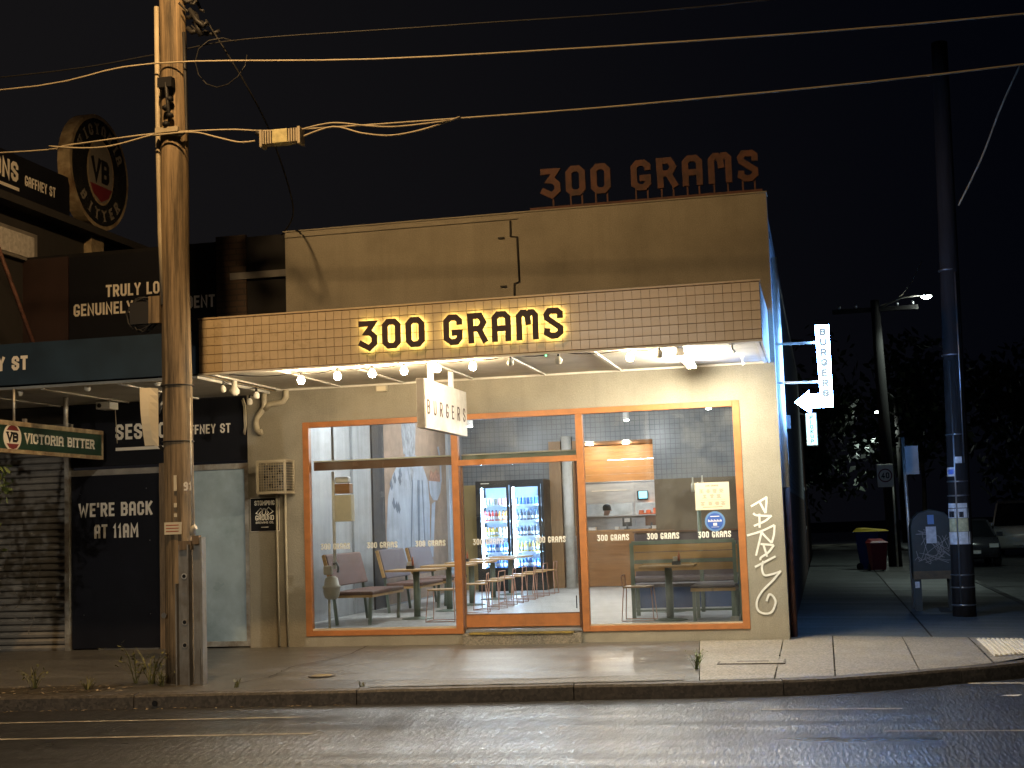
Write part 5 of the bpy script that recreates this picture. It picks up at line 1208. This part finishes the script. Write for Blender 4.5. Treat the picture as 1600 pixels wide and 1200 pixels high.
for k in range(3): MB().box(-7.41, -7.25, -3.6475, -3.6465, 1.65 + k * .035, 1.662 + k * .035).build('plate_print', 'menu_red', lp)
for z, h in ((2.12, .18), (1.93, .05), (1.82, .04)): MB().box(-7.31, -7.275, -3.641, -3.636, z, z + h).build('tag', 'paper_cream', lp)
text('91', lp, 'sign_white', (-7.195, -3.622, 2.12), (.9, .43, 0), ZU, .05, .10, .02, .012, .003, 'number')
cb_ = thing('corflute_sign', (-7.62, -3.55, 2.7), 'bent cream placard seen edge-on strapped left of timber pole', 'sign')
mb = MB(); rows = []
for i in range(9):
    t = i / 8; z = 3.34 - .68 * t; rows.append([(-7.74 + .06 * t + .01 * math.sin(3 * t), -3.62 - .05 * math.sin(math.pi * t), z), (-7.62 + .04 * t, -3.60 - .06 * math.sin(math.pi * t), z - .0), (-7.525, -3.58, z - .012)])
sheet(rows).build('placard', 'paper_cream', cb_)
sheet([[(x, y + .004, z) for x, y, z in r] for r in rows]).build('placard_back', 'paper_white', cb_)
MB().bar((-7.53, -3.55, 2.66), (-7.50, -3.5, 2.60), .03).build('tie', 'cable_black', cb_)
# hardware high on the pole
hw = thing('cable_hardware', (-7.3, -3.6, 7.2), 'tangle of dark cable clamps and insulators on the upper timber pole', 'hardware')
mb = MB()
for k in range(34):
    p = Vector((PX + .22 + random.uniform(-.06, .16), -3.55 + random.uniform(-.2, .2), 8.0 + random.uniform(-.35, .4)))
    q = p + Vector((random.uniform(.05, .22), random.uniform(-.1, .1), random.uniform(-.28, .05))); mb.tube([p, (p + q) / 2 + Vector((0, 0, -.04)), q], random.uniform(.010, .038), 8)
mb.build('clamp_bundle', 'cable_black', hw)
MB().tube([(PX + .62 + .33 * math.cos(a * .5), -3.5 + .05 * math.sin(a), 7.2 + .30 * math.sin(a * .5)) for a in range(2, 14)], .007, 5).build('slack_loop', 'cable_black', hw)
MB().tube([(PX - .02, -3.64, 7.02), (PX, -3.70, 6.95), (PX + .03, -3.70, 6.62), (PX + .02, -3.64, 6.5)], .022, 8).build('stay_wire', 'cable_black', hw)
MB().box(PX - .10, PX + .08, -3.72, -3.62, 6.9, 7.02).build('clamp', 'black', hw)
for k in range(4): MB().lathe((PX - .01 + .05 * (k % 2), -3.68, 6.42 + .1 * k), [(.02, 0), (.045, .02), (.045, .05), (.02, .07)], 10).build('insulator', 'black', hw)
MB().tube([(PX + .17, -3.56, 7.6), (PX + .185, -3.56, 7.0), (PX + .20, -3.56, 6.4), (PX + .15, -3.62, 6.32), (PX, -3.66, 6.34)], .02, 8).build('down_cable', 'cable_black', hw)
MB().box(PX - .15, PX + .14, -3.69, -3.63, 6.36, 6.42).build('cross_plate', 'cable_pale', hw)
def wire(name, pts, r, mat, label, sag=None):
    w = thing(name, pts[0], label, 'cable')
    MB().tube(smooth_pl(pts, 6), r, 6).build('strand', mat, w); return w
wire('overhead_cable', [(-16, -3.9, 7.35), (-9.65, -3.62, 7.12), (-7.5, -3.66, 7.22), (-4, -3.62, 6.94), (2.34, -3.5, 6.75), (9, -3.4, 6.95)], .010, 'cable_pale', 'pale overhead cable, upper of two crossing the whole picture')
lw = wire('overhead_cable', [(-16, -3.9, 6.6), (-9.65, -3.6, 6.34), (-8.6, -3.66, 6.33), (-7.5, -3.68, 6.355), (-6.6, -3.6, 6.34), (-5.9, -3.55, 6.28), (-3.79, -3.5, 6.23), (-1.45, -3.5, 6.185), (2.31, -3.5, 6.21), (9, -3.4, 6.5)], .010, 'cable_pale', 'lower pale overhead cable carrying the yellow joint box')
MB().tube(smooth_pl([(-8.9, -3.64, 6.345), (-8.45, -3.68, 6.27), (-8.05, -3.68, 6.26), (-7.5, -3.70, 6.34)], 5), .011, 6).build('second_strand', 'cable_pale', lw)
MB().tube(smooth_pl([(-7.5, -3.70, 6.33), (-7.0, -3.7, 6.32), (-6.7, -3.66, 6.24), (-6.45, -3.62, 6.17), (-6.25, -3.6, 6.17)], 5), .011, 6).build('second_strand', 'cable_pale', lw)
MB().tube(smooth_pl([(-5.68, -3.56, 6.18), (-5.3, -3.56, 6.26), (-4.95, -3.56, 6.15), (-4.6, -3.56, 6.09), (-4.2, -3.55, 6.13), (-3.79, -3.52, 6.24)], 5), .011, 6).build('second_strand', 'cable_pale', lw)
MB().tube(smooth_pl([(-5.68, -3.58, 6.26), (-5.3, -3.58, 6.30), (-4.85, -3.58, 6.22), (-4.5, -3.58, 6.18), (-3.9, -3.55, 6.20)], 5), .010, 6).build('second_strand', 'cable_pale', lw)
jb = thing('joint_box', (-5.93, -3.58, 6.1), 'yellow cable joint box with ribbed ends on the lower overhead cable', 'joint box')
MB().box(-6.02, -5.83, -3.66, -3.50, 6.105, 6.27).build('middle_body', 'paper_yellow', jb, bevel=.008)
for s in (-1, 1):
    for k in range(4): MB().box(-5.925 + s * (.115 + k * .030) - .009, -5.925 + s * (.115 + k * .030) + .009, -3.655, -3.505, 6.11, 6.265).build('rib', 'cable_pale', jb)
    MB().box(-5.925 + s * .235 - .015, -5.925 + s * .235 + .015, -3.66, -3.50, 6.08, 6.28).build('end_plate', 'cable_pale', jb)
MB().tube([(-6.24, -3.6, 6.27), (-6.16, -3.58, 6.24)], .03, 8).build('gland', 'cable_black', jb)
wire('overhead_wire', [(-16, -3.2, 7.6), (-9.65, -3.3, 7.40), (-7.54, -3.4, 7.43), (-6.4, -3.5, 7.45), (-3.75, -3.5, 7.33), (-.28, -3.5, 7.21), (6, -3.5, 7.3)], .008, 'cable_black', 'thin black wire above the two pale overhead cables')
wire('service_wire', [(-6.9, -3.5, 7.75), (-6.55, -3.1, 7.0), (-6.6, -2.2, 6.6), (-7.0, -.5, 6.1), (-7.45, .2, 5.9)], .011, 'cable_black', 'black service wire dropping from the timber pole to the roof')
# street lamps over the road (their heads are above and behind the picture)
def sodium_lamp(px, py, hx, hy, hz, power, label, own_pole):
    sl = thing('street_lamp', (px, py, -.1 if own_pole else hz - .9), label, 'street lamp', 'orange street lamps over the main road')
    if own_pole: MB().tube([(px, py, -.2), (px, py, hz - .4)], [.11, .07], 12).build('post', 'galv', sl)
    MB().tube([(px, py, hz - .5), ((px + hx) / 2, (py + hy) / 2, hz - .05), (hx, hy, hz + .06)], .03, 8).build('arm', 'galv', sl)
    MB().lathe((hx, hy, hz), [(.05, -.05), (.14, -.04), (.17, .02), (.10, .10)], 14).build('lamp_head', 'galv', sl)
    MB().disc((hx, hy, hz - .065), XU, (0, -1, 0), .10, .006, 20).build('lens', 'sodium', sl)
    point(sl, (hx, hy, hz - .12), power, (1.0, .62, .27), .12, 'SPOT', (0, 0, 0), 174, .2)
sodium_lamp(PX, PY, -6.2, -6.8, 9.7, 1450, 'warm street lamp on an arm from the timber pole', False)
ol = thing('street_lamp', (-5.6, -27.5, -.1), 'white street lamp across the road behind the viewer', 'street lamp')
MB().tube([(-5.6, -27.5, -.2), (-5.6, -27.5, 6.3)], [.11, .07], 12).build('post', 'galv', ol)
MB().tube([(-5.6, -27.5, 6.2), (-5.6, -26.9, 6.6), (-5.6, -26.2, 6.62)], .03, 8).build('arm', 'galv', ol)
MB().lathe((-5.6, -26.0, 6.55), [(.05, -.05), (.14, -.04), (.17, .02), (.10, .10)], 14).build('lamp_head', 'galv', ol)
MB().lathe((-5.6, -26.0, 6.42), [(.06, 0), (.11, .03), (.13, .075)], 14).build('lens', 'lamp_street', ol)
point(ol, (-5.6, -26.0, 6.34), 3300, (1.0, .90, .74), .15, 'SPOT', (0, 0, 0), 176.5, .12)

# ================================================================== RIGHT CORNER: pole, box, signs, bins
rp = thing('corner_pole', (2.04, 4.2, -.05), 'dark concrete-grey power pole with posters and steel bands at the corner', 'pole')
pts = [(2.04 + .016 * i, 4.2, -.1 + 9.15 * i / 12) for i in range(13)]
MB().tube(pts, [.178 - .0045 * i for i in range(13)], 20).build('shaft', 'pole_dark', rp)
for z in (2.02, 1.80, .58, .39, -.0 + .12, 4.0, 2.75, 5.35): MB().lathe((2.04 + .0175 * z, 4.2, z), [(.178 - .0058 * z, -.012), (.186 - .0058 * z, 0), (.178 - .0058 * z, .012)], 20).build('steel_band', 'steel', rp)
for x, a, b in ((1.985, .15, 3.9), (2.13, 2.3, 5.3)): MB().tube([(x + .0175 * a, 4.03 + .0058 * a, a), (x + .0175 * b, 4.03 + .0058 * b, b)], .012, 6).build('cable_guard', 'steel', rp)
def wrap(z0, z1, a0, a1, mat, nm='poster'):
    mb = MB(); n = 10; vs = []
    for i in range(n + 1):
        a = R(a0 + (a1 - a0) * i / n)
        for z in (z0, z1):
            r = .1815 - .0058 * z; vs.append((2.04 + .0175 * z + r * math.cos(a), 4.2 + r * math.sin(a), z))
    mb.add(vs, [(2 * i, 2 * i + 2, 2 * i + 3, 2 * i + 1) for i in range(n)]).build(nm, mat, rp)
wrap(1.05, 1.24, 190, 345, 'paper_white'); wrap(1.245, 1.45, 200, 310, 'paper_yellow'); wrap(1.455, 1.60, 190, 340, 'paper_white'); wrap(1.61, 1.68, 195, 335, 'paper_white')
wrap(1.465, 1.56, 200, 238, 'black', 'print'); wrap(1.465, 1.55, 262, 285, 'black', 'print')
wrap(2.10, 2.24, 196, 250, 'paper_white', 'sticker'); wrap(2.132, 2.208, 208, 244, 'blue_bright', 'sticker')
wrap(2.30, 2.40, 255, 290, 'paper_white', 'sticker')
MB().tube(smooth_pl([(3.44, 4.2, 8.57), (3.1, 4.2, 7.9), (2.75, 4.2, 7.1), (2.36, 4.2, 6.38)], 5), .016, 6).build('stay', 'cable_pale', rp)
mbx = thing('post_box', (1.7, 5.6, -.05), 'green graffitied street post box with rounded top behind the corner pole', 'post box')
prof = [(-.34, .55), (.34, .55), (.34, 1.32), (.30, 1.45), (.20, 1.55), (0, 1.60), (-.20, 1.55), (-.30, 1.45), (-.34, 1.32)]
MB().prism((1.72, 5.85, 0), XU, ZU, prof, .55).build('cabinet', 'box_green', mbx, bevel=.015)
MB().box(1.385, 2.055, 5.285, 5.855, .47, .60).build('lower_band', 'box_ochre', mbx)
for x in (1.44, 2.0):
    for y in (5.36, 5.78): MB().box(x - .06, x + .06, y - .04, y + .04, -.07, .50).build('leg', 'box_green', mbx)
MB().box(1.655, 1.755, 5.288, 5.299, 1.36, 1.51).build('label', 'blue_rim', mbx)
MB().box(1.62, 1.78, 5.288, 5.299, 1.05, 1.32).build('notice', 'paper_white', mbx)
MB().box(1.40, 1.47, 5.31, 5.319, .33, .43).build('leg_label', 'paper_white', mbx)
strokes(mbx, 'grey_metal', 'graffiti', (1.72, 5.299, 0), XU, ZU, [g2(smooth_pl([(random.uniform(-.28, .28), random.uniform(.72, 1.3), 0) for _ in range(6)], 5)) for _ in range(7)] + [g2(smooth_pl([(-.3 + .06 * i, .78 + .05 * (i % 2), 0) for i in range(6)], 4))], .008)
MB().disc((1.72, 5.6, -.063), XU, YU, .62, .012, 32).build('base_slab', 'dirt', mbx)
sp2 = thing('sign_post', (1.40, 6.0, -.05), 'bare steel street sign post leaning beside the post box', 'sign post')
MB().tube([(1.405, 6.0, -.06), (1.385, 6.0, 2.84)], .032, 10).build('post', 'galv', sp2)
MB().box(1.40, 1.62, 5.955, 5.965, 2.20, 2.68).build('sign_plate', 'grey_metal', sp2)
s40 = thing('speed_sign', (1.83, 23.8, 0), 'white 40 speed limit sign mounted on the farther pole', 'sign')
MB().box(1.60, 2.06, 23.70, 23.72, 2.28, 2.95).build('plate', 'sign_white', s40, bevel=.01)
n = 36; mb = MB()
vs = []
for k in range(n):
    t = 2 * math.pi * k / n
    for r in (.165, .20): vs.append((1.83 + math.cos(t) * r, 23.696, 2.62 + math.sin(t) * r))
mb.add(vs, [(2 * k, (2 * k + 2) % (2 * n), (2 * k + 3) % (2 * n), 2 * k + 1) for k in range(n)]).build('ring', 'vb_red', s40)
text('40', s40, 'black', (1.83, 23.697, 2.535), XU, ZU, .10, .17, .03, .025, .003, 'numerals', centre=True)
MB().tube([(2.03, 23.75, -.1), (2.03, 23.75, 2.9)], .03, 8).build('post', 'galv', s40)
fp2 = thing('far_pole', (1.85, 24.3, 0), 'farther dark timber pole carrying the white street lamp', 'pole')
MB().tube([(2.0, 24.3, -.1), (1.92, 24.3, 4), (1.86, 24.3, 7.9)], [.20, .17, .13], 14).build('shaft', 'pole_dark', fp2)
MB().box(.6, 3.1, 24.2, 24.32, 7.55, 7.68).build('crossarm', 'pole_dark', fp2)
for x in (.8, 1.3, 2.5, 2.95): MB().lathe((x, 24.26, 7.68), [(.02, 0), (.05, .03), (.05, .1), (.02, .13)], 8).build('insulator', 'steel', fp2)
def cold_lamp(x, y, z, px, p, label, s=1.0):
    t = thing('street_lamp', (x, y, z), label, 'street lamp', 'white street lamps in the side street')
    MB().tube([(px, y + .3, z - .25), ((px + x) / 2, y + .1, z + .02), (x, y, z + .06)], .035 * s, 8).build('arm', 'galv', t)
    MB().lathe((x, y, z), [(.16 * s, 0), (.18 * s, .03), (.12 * s, .10), (.04, .13)], 14).build('lamp_head', 'galv', t)
    MB().lathe((x, y, z - .075 * s), [(.06 * s, 0), (.12 * s, .03), (.15 * s, .074)], 14).build('lens', 'lamp_street', t)
    point(t, (x, y, z - .15), p, (.80, 1.0, .90), .12, 'SPOT', (0, 0, 0), 132, .5)
cold_lamp(3.33, 24.0, 7.88, 1.9, 430, 'bright white street lamp on the farther pole arm')
cold_lamp(3.2, 60, 7.0, 4.2, 500, 'small distant street lamp low above the side street', 1.3)
fp3 = thing('distant_pole', (4.3, 60.4, 0), 'distant pole of the low street lamp', 'pole')
MB().tube([(4.3, 60.4, -.2), (4.2, 60.4, 8)], [.18, .12], 10).build('shaft', 'pole_dark', fp3)
MB().tube([(4.2, 60.4, 7.4), (5.0, 60.4, 7.5)], .05, 8).build('crossarm', 'pole_dark', fp3)
wire('far_wire', [(3.3, 24.3, 9.0), (2.9, 24.3, 8.3), (2.5, 24.3, 7.9), (1.9, 24.3, 7.7)], .012, 'cable_pale', 'short pale wire drooping to the farther pole crossarm')
def bin_(x, y, rz, mat, lid, label, k=1.0, tilt=0):
    t = thing('wheelie_bin', (x, y, -.05), label, 'bin'); o = ORG[t]; a = []
    w0, w1, h = .22 * k, .28 * k, .92 * k
    mb = MB().add([(-w0, -w0, .04), (w0, -w0, .04), (w0, w0, .04), (-w0, w0, .04), (-w1, -w1 * 1.15, h), (w1, -w1 * 1.15, h), (w1, w1 * 1.1, h), (-w1, w1 * 1.1, h)], [(0, 3, 2, 1), (4, 5, 6, 7), (0, 1, 5, 4), (1, 2, 6, 5), (2, 3, 7, 6), (3, 0, 4, 7)])
    for nm, m_, b in (('body', mat, mb), ('rim', mat, MB().box(-w1 - .02, w1 + .02, -w1 * 1.2, w1 * 1.15, h + .001, h + .045)), ('lid', lid, MB().add([(-w1 - .03, -w1 * 1.25, h + .046), (w1 + .03, -w1 * 1.25, h + .046), (w1 + .03, w1 * 1.25, h + .046), (-w1 - .03, w1 * 1.25, h + .046), (-w1 * .8, -w1, h + .09), (w1 * .8, -w1, h + .09), (w1 * .8, w1, h + .15), (-w1 * .8, w1, h + .15)], [(0, 3, 2, 1), (4, 5, 6, 7), (0, 1, 5, 4), (1, 2, 6, 5), (2, 3, 7, 6), (3, 0, 4, 7)]))):
        p = b.build(nm, m_, None); p.parent = t
    p = MB().tube([(-w1, w1 * 1.35, h + .02), (w1, w1 * 1.35, h + .02)], .018, 8).build('handle', mat, None); p.parent = t
    for s in (-1, 1):
        p = MB().disc((s * w0 * 1.05 - .02, w0 * 1.05, .10), YU, ZU, .10, .04, 16).build('wheel', 'tyre', None); p.parent = t
    t.rotation_euler = (R(tilt), 0, R(rz)); return t
bin_(1.28, 22.3, 62, 'bin_blue', 'bin_yellow', 'dark blue wheelie bin with a yellow lid beside the farther pole', 1.12)
bin_(1.38, 21.2, 12, 'bin_red', 'bin_red', 'small red bin in front of the blue wheelie bin', .80)
# ------------------------------------------------------------------ neighbouring houses, fence, trees, parked cars
nh = thing('side_building', (-3, 26, 0), 'dark building beyond the shop along the side street', 'building')
MB().box(-8, -.56, 22.05, 34, -.1, 4.4).build('wall', 'brick_plain', nh)
MB().add([(-8.2, 21.95, 4.4), (-.35, 21.95, 4.4), (-.35, 34.2, 4.4), (-8.2, 34.2, 4.4), (-4.2, 24.5, 6.6), (-4.2, 31.5, 6.6)], [(0, 1, 4), (1, 2, 5, 4), (2, 3, 5), (3, 0, 4, 5)]).build('roof', 'grey_metal', nh)
MB().box(-.56, -.50, 22.3, 22.45, -.1, 4.3).build('downpipe', 'weatherboard', nh)
w_ = MB().box(-.57, -.53, 25, 26.6, 1.1, 2.4).build('window', 'white_paint', nh); MB().box(-.528, -.522, 25.1, 26.5, 1.2, 2.3).build('pane', 'car_glass', w_)
fe = thing('paling_fence', (-.6, 40, 0), 'dark timber paling fence along the side street footpath', 'fence')
for i in range(60): MB().box(-.62, -.60, 34.3 + i * .2, 34.48 + i * .2, -.08, 1.75 + random.uniform(-.02, .02)).build('paling', 'post_timber', fe)
for z in (.4, 1.4): MB().box(-.68, -.62, 34.3, 46.3, z, z + .08).build('rail', 'post_timber', fe)
def tree(loc, h, rad, label, n=1400, ls=.22, mat='leaf_dark', group='dark trees along the side street', cz=.68, tr=.16):
    t = thing('street_tree', loc, label, 'tree', group); x, y, z = loc
    MB().tube([(x, y, z - .1), (x + .1, y, z + h * .3), (x, y + .1, z + h * .6)], [tr, tr * .75, tr * .45], 8).build('trunk', 'bark', t)
    mb = MB()
    for k in range(5):
        a = k * 1.26 + random.random(); mb.tube([(x, y, z + h * .4), (x + math.cos(a) * rad * .4, y + math.sin(a) * rad * .4, z + h * .6), (x + math.cos(a) * rad * .7, y + math.sin(a) * rad * .7, z + h * .8)], [tr * .5, tr * .3, tr * .1], 6)
    mb.build('limb', 'bark', t)
    cl = [(Vector((random.gauss(0, .5), random.gauss(0, .5), random.gauss(0, .38))) * rad, random.uniform(.3, .55) * rad) for _ in range(16)]
    mb = MB(); c = Vector((x, y, z + h * cz))
    for i in range(n):
        o, r = random.choice(cl); d = Vector((random.gauss(0, 1), random.gauss(0, 1), random.gauss(0, 1))).normalized()
        p = c + o + d * r * random.uniform(.55, 1); a = Vector((random.uniform(-1, 1), random.uniform(-1, 1), random.uniform(-1, 1))).normalized(); b = a.cross(d).normalized() if abs(a.dot(d)) < .95 else Vector((0, 0, 1)); s = ls * random.uniform(.6, 1.3)
        mb.add([p - a * s * .5, p + b * s * .28, p + a * s * .6, p - b * s * .28], [(0, 1, 2, 3)])
    mb.build('crown', mat, t); return t
tree((-1.6, 38, 0), 5.2, 2.2, 'leafy tree leaning over the side fence beyond the shop', 1800, .3)
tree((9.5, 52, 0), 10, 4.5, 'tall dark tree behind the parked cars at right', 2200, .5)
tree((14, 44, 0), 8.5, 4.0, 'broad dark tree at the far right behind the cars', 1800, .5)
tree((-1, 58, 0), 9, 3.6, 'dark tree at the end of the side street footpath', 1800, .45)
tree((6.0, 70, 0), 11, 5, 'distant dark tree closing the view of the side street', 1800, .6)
tree((-10.3, -3.85, -.1), 4.6, 1.05, 'small leafy street tree just entering the left edge', 1500, .11, 'leaf', 'street trees', .5, .05)
def car(x, y, rz, mat, label, kind='car', plate=True):
    t = thing('parked_car', (x, y, -.25), label, 'car' if kind == 'car' else 'van', 'cars parked in the side street')
    L, W, H = (4.3, .86, 1.46) if kind == 'car' else (4.9, .95, 2.05)
    # stations along the length: (x, z_bottom, z_belt, half width)
    if kind == 'car': ST = [(-2.12, .38, .62, .70), (-2.05, .28, .78, .80), (-1.4, .24, .90, .86), (-.2, .22, .94, .86), (1.2, .22, .95, .86), (1.9, .26, .92, .83), (2.12, .38, .80, .74)]; CB = [(-1.05, .92, .72), (-.35, 1.42, .60), (.35, 1.47, .60), (1.1, 1.42, .58), (1.75, .96, .70)]
    else: ST = [(-2.4, .42, .75, .78), (-2.3, .30, 1.0, .90), (-1.6, .26, 1.12, .95), (0, .24, 1.15, .95), (1.6, .24, 1.15, .95), (2.3, .26, 1.15, .95), (2.42, .36, 1.1, .90)]; CB = [(-1.55, 1.13, .86), (-.85, 1.95, .76), (.35, 2.05, .78), (1.8, 2.02, .78), (2.36, 1.16, .86)]
    def loft(st, f):
        mb = MB(); vs = []
        for q in st: vs += f(q)
        m = len(f(st[0]))
        fs = [(i * m + k, (i + 1) * m + k, (i + 1) * m + (k + 1) % m, i * m + (k + 1) % m) for i in range(len(st) - 1) for k in range(m)]
        fs += [tuple(range(m)), tuple((len(st) - 1) * m + k for k in range(m))[::-1]]
        return mb.add(vs, fs, True)
    parts = []
    bo = loft(ST, lambda q: [(q[0], -q[3] * .9, q[1]), (q[0], -q[3], (q[1] + q[2]) / 2), (q[0], -q[3] * .93, q[2]), (q[0], q[3] * .93, q[2]), (q[0], q[3], (q[1] + q[2]) / 2), (q[0], q[3] * .9, q[1])]).build('body', mat, None); bo.parent = t
    zb = CB[0][1]
    ca = loft(CB, lambda q: [(q[0], -q[2] - .06, zb - .03), (q[0], -q[2], q[1]), (q[0], q[2], q[1]), (q[0], q[2] + .06, zb - .03)]).build('cabin_glass', 'car_glass', None); ca.parent = t
    rf = MB().add([(CB[1][0], -CB[1][2] - .01, CB[1][1] + .002), (CB[2][0], -CB[2][2] - .01, CB[2][1] + .006), (CB[3][0], -CB[3][2] - .01, CB[3][1] + .002), (CB[3][0], CB[3][2] + .01, CB[3][1] + .002), (CB[2][0], CB[2][2] + .01, CB[2][1] + .006), (CB[1][0], CB[1][2] + .01, CB[1][1] + .002)], [(0, 1, 4, 5)[::-1], (1, 2, 3, 4)[::-1]])
    for s in (-1, 1):
        for i in (0, 3): a = CB[i]; b = CB[i + 1]; rf.bar((a[0], s * (a[2] + .05), zb if i == 0 else a[1]), (b[0], s * (b[2] + (.05 if i == 3 else 0)), b[1] if i == 0 else zb), .06)
        rf.bar(((CB[1][0] + CB[3][0]) / 2, s * (CB[2][2] + .055), zb), ((CB[1][0] + CB[3][0]) / 2, s * (CB[2][2] + .01), CB[2][1]), .07)
    rf = rf.build('roof', mat, None); rf.parent = t
    for s in (-1, 1):
        for wx in (-1.32, 1.32):
            w = MB().disc((wx, s * (W - .02) - (.2 if s > 0 else 0), .32), XU, ZU, .32, -.2, 20).build('wheel', 'tyre', None); w.parent = t
            r_ = MB().disc((wx, s * (W + .0) - (.005 if s > 0 else -.005), .32), XU, ZU, .20, .01, 16).build('rim', 'steel', None); r_.parent = w
        f = MB().box(ST[0][0] - .01, ST[0][0] + .12, min(s * .45, s * .72), max(s * .45, s * .72), .60 if kind == 'car' else .78, .72 if kind == 'car' else .94).build('headlight', 'lens', None); f.parent = t
        f = MB().box(ST[-1][0] - .1, ST[-1][0] + .012, min(s * .5, s * .74), max(s * .5, s * .74), .68, .80).build('tail_light', 'vb_red', None); f.parent = t
        f = MB().box(CB[0][0] + .25, CB[0][0] + .37, min(s * (W - .02), s * (W + .16)), max(s * (W - .02), s * (W + .16)), zb, zb + .13).build('mirror', mat, None); f.parent = t
    p = MB().box(ST[0][0] - .02, ST[0][0] + .01, -.19, .19, .42, .52).build('number_plate', 'paper_white', None); p.parent = t
    t.rotation_euler = (0, 0, R(rz)); return t
car(7.3, 37.5, 80, 'car_white', 'white van parked at right beyond the corner pole', 'van')
car(9.0, 37.5, 92, 'car_dark', 'dark parked car right of the white van')
car(10.9, 38.0, 93, 'car_grey', 'grey parked car at the far right edge')
car(4.4, 42, 90, 'car_dark', 'dark car parked behind the green post box')
car(4.5, 29.0, 90, 'car_dark', 'dark car mostly hidden behind the corner pole')
# ------------------------------------------------------------------ small growth and litter by the kerb
def weed(x, y, h, n, label, mat='weed'):
    h *= 1.35; z = fz(x, y); t = thing('weed', (x, y, z), label, 'weed', 'weeds growing along the kerb'); mb = MB(); sm = MB()
    for i in range(n):
        a = random.random() * 6.28; l = h * random.uniform(.5, 1.1); lean = random.uniform(.2, 1.1)
        p0 = Vector((x + random.uniform(-.03, .03), y + random.uniform(-.03, .03), z)); p1 = p0 + Vector((math.cos(a) * l * lean * .5, math.sin(a) * l * lean * .5, l * .65)); p2 = p0 + Vector((math.cos(a) * l * lean, math.sin(a) * l * lean, l * .95))
        w = Vector((-math.sin(a), math.cos(a), 0)) * .007
        sm.add([p0 - w, p0 + w, p1 + w * .8, p1 - w * .8, p2], [(0, 1, 2, 3), (3, 2, 4)])
        for k in range(3):
            q = p0.lerp(p2, random.uniform(.35, 1)); d = Vector((random.uniform(-1, 1), random.uniform(-1, 1), random.uniform(-.2, .8))).normalized() * h * .16; s = d.cross(Vector((0, 0, 1))) * .35
            mb.add([q, q + d * .5 + s, q + d, q + d * .5 - s], [(0, 1, 2, 3)])
    sm.build('stem', mat, t); mb.build('foliage', mat, t)
for x, y, h, n, lab in ((-7.62, -3.62, .30, 16, 'tall weed at the left foot of the timber pole'), (-7.85, -3.55, .34, 10, 'spindly weed left of the timber pole base'), (-7.42, -3.78, .16, 14, 'yellowish weed in front of the timber pole foot'), (-8.9, -3.95, .24, 14, 'leafy weed in the verge below the black pub door'),
                        (-9.6, -4.15, .10, 10, 'low weed at the kerb below the roller shutter'), (-8.15, -4.12, .12, 12, 'low weed beside the kerb between shutter and pole'), (-6.45, -3.92, .09, 14, 'flat yellow weed on the kerb right of the pole'), (-1.50, -2.2, .12, 12, 'green weed in the joint beside the concrete panel'), (-1.47, -2.75, .14, 14, 'green weed at the kerb end of the concrete panel joint'), (-4.98, -3.92, .06, 8, 'tiny weed in the kerb joint')):
    weed(x, y, h, n, lab, 'leaf' if 'green' in lab else 'weed')
ll = MB()
for i in range(420):
    x = random.uniform(-12, -7.7); y = kerb_y(x) + random.uniform(.2, .85); z = fz(x, y) + .012; a = random.random() * 6.28; s = random.uniform(.012, .04); u = Vector((math.cos(a), math.sin(a), random.uniform(-.2, .3))) * s; v = Vector((-math.sin(a), math.cos(a), random.uniform(-.2, .3))) * s * .4; c = Vector((x, y, z))
    ll.add([c - u, c + v, c + u, c - v], [(0, 1, 2, 3)])
for i in range(160):
    x = random.uniform(-11, -5); y = kerb_y(x) - abs(random.gauss(0, .06)) - .01; c = Vector((x, y, -.243)); a = random.random() * 6.28; s = random.uniform(.01, .03); u = Vector((math.cos(a), math.sin(a), .1)) * s; v = Vector((-math.sin(a), math.cos(a), .1)) * s * .4
    ll.add([c - u, c + v, c + u, c - v], [(0, 1, 2, 3)])
tag(ll.build('leaf_litter', 'litter'), 'dry leaf litter scattered along the kerb left of the pole', 'leaf litter', kind='stuff')
vg = MB()
rows = []
for i in range(6):
    r = []
    for j in range(40):
        x = -13 + j * .13; y = kerb_y(x) + .17 + i * .13; r.append((x, y, fz(x, y) + .006 + (.012 * random.random() if 0 < i < 5 and 0 < j < 39 else -.01)))
    rows.append(r)
struct('dirt_verge', sheet(rows), 'dirt')
pb2 = tag(MB().add([(1.60, -3.9, -.238), (1.75, -3.96, -.235), (1.80, -3.92, -.225), (1.66, -3.86, -.236)], [(0, 1, 2, 3)]).build('paper_scrap', 'paper_white'), 'crumpled white scrap of paper on the dark road at right', 'litter')
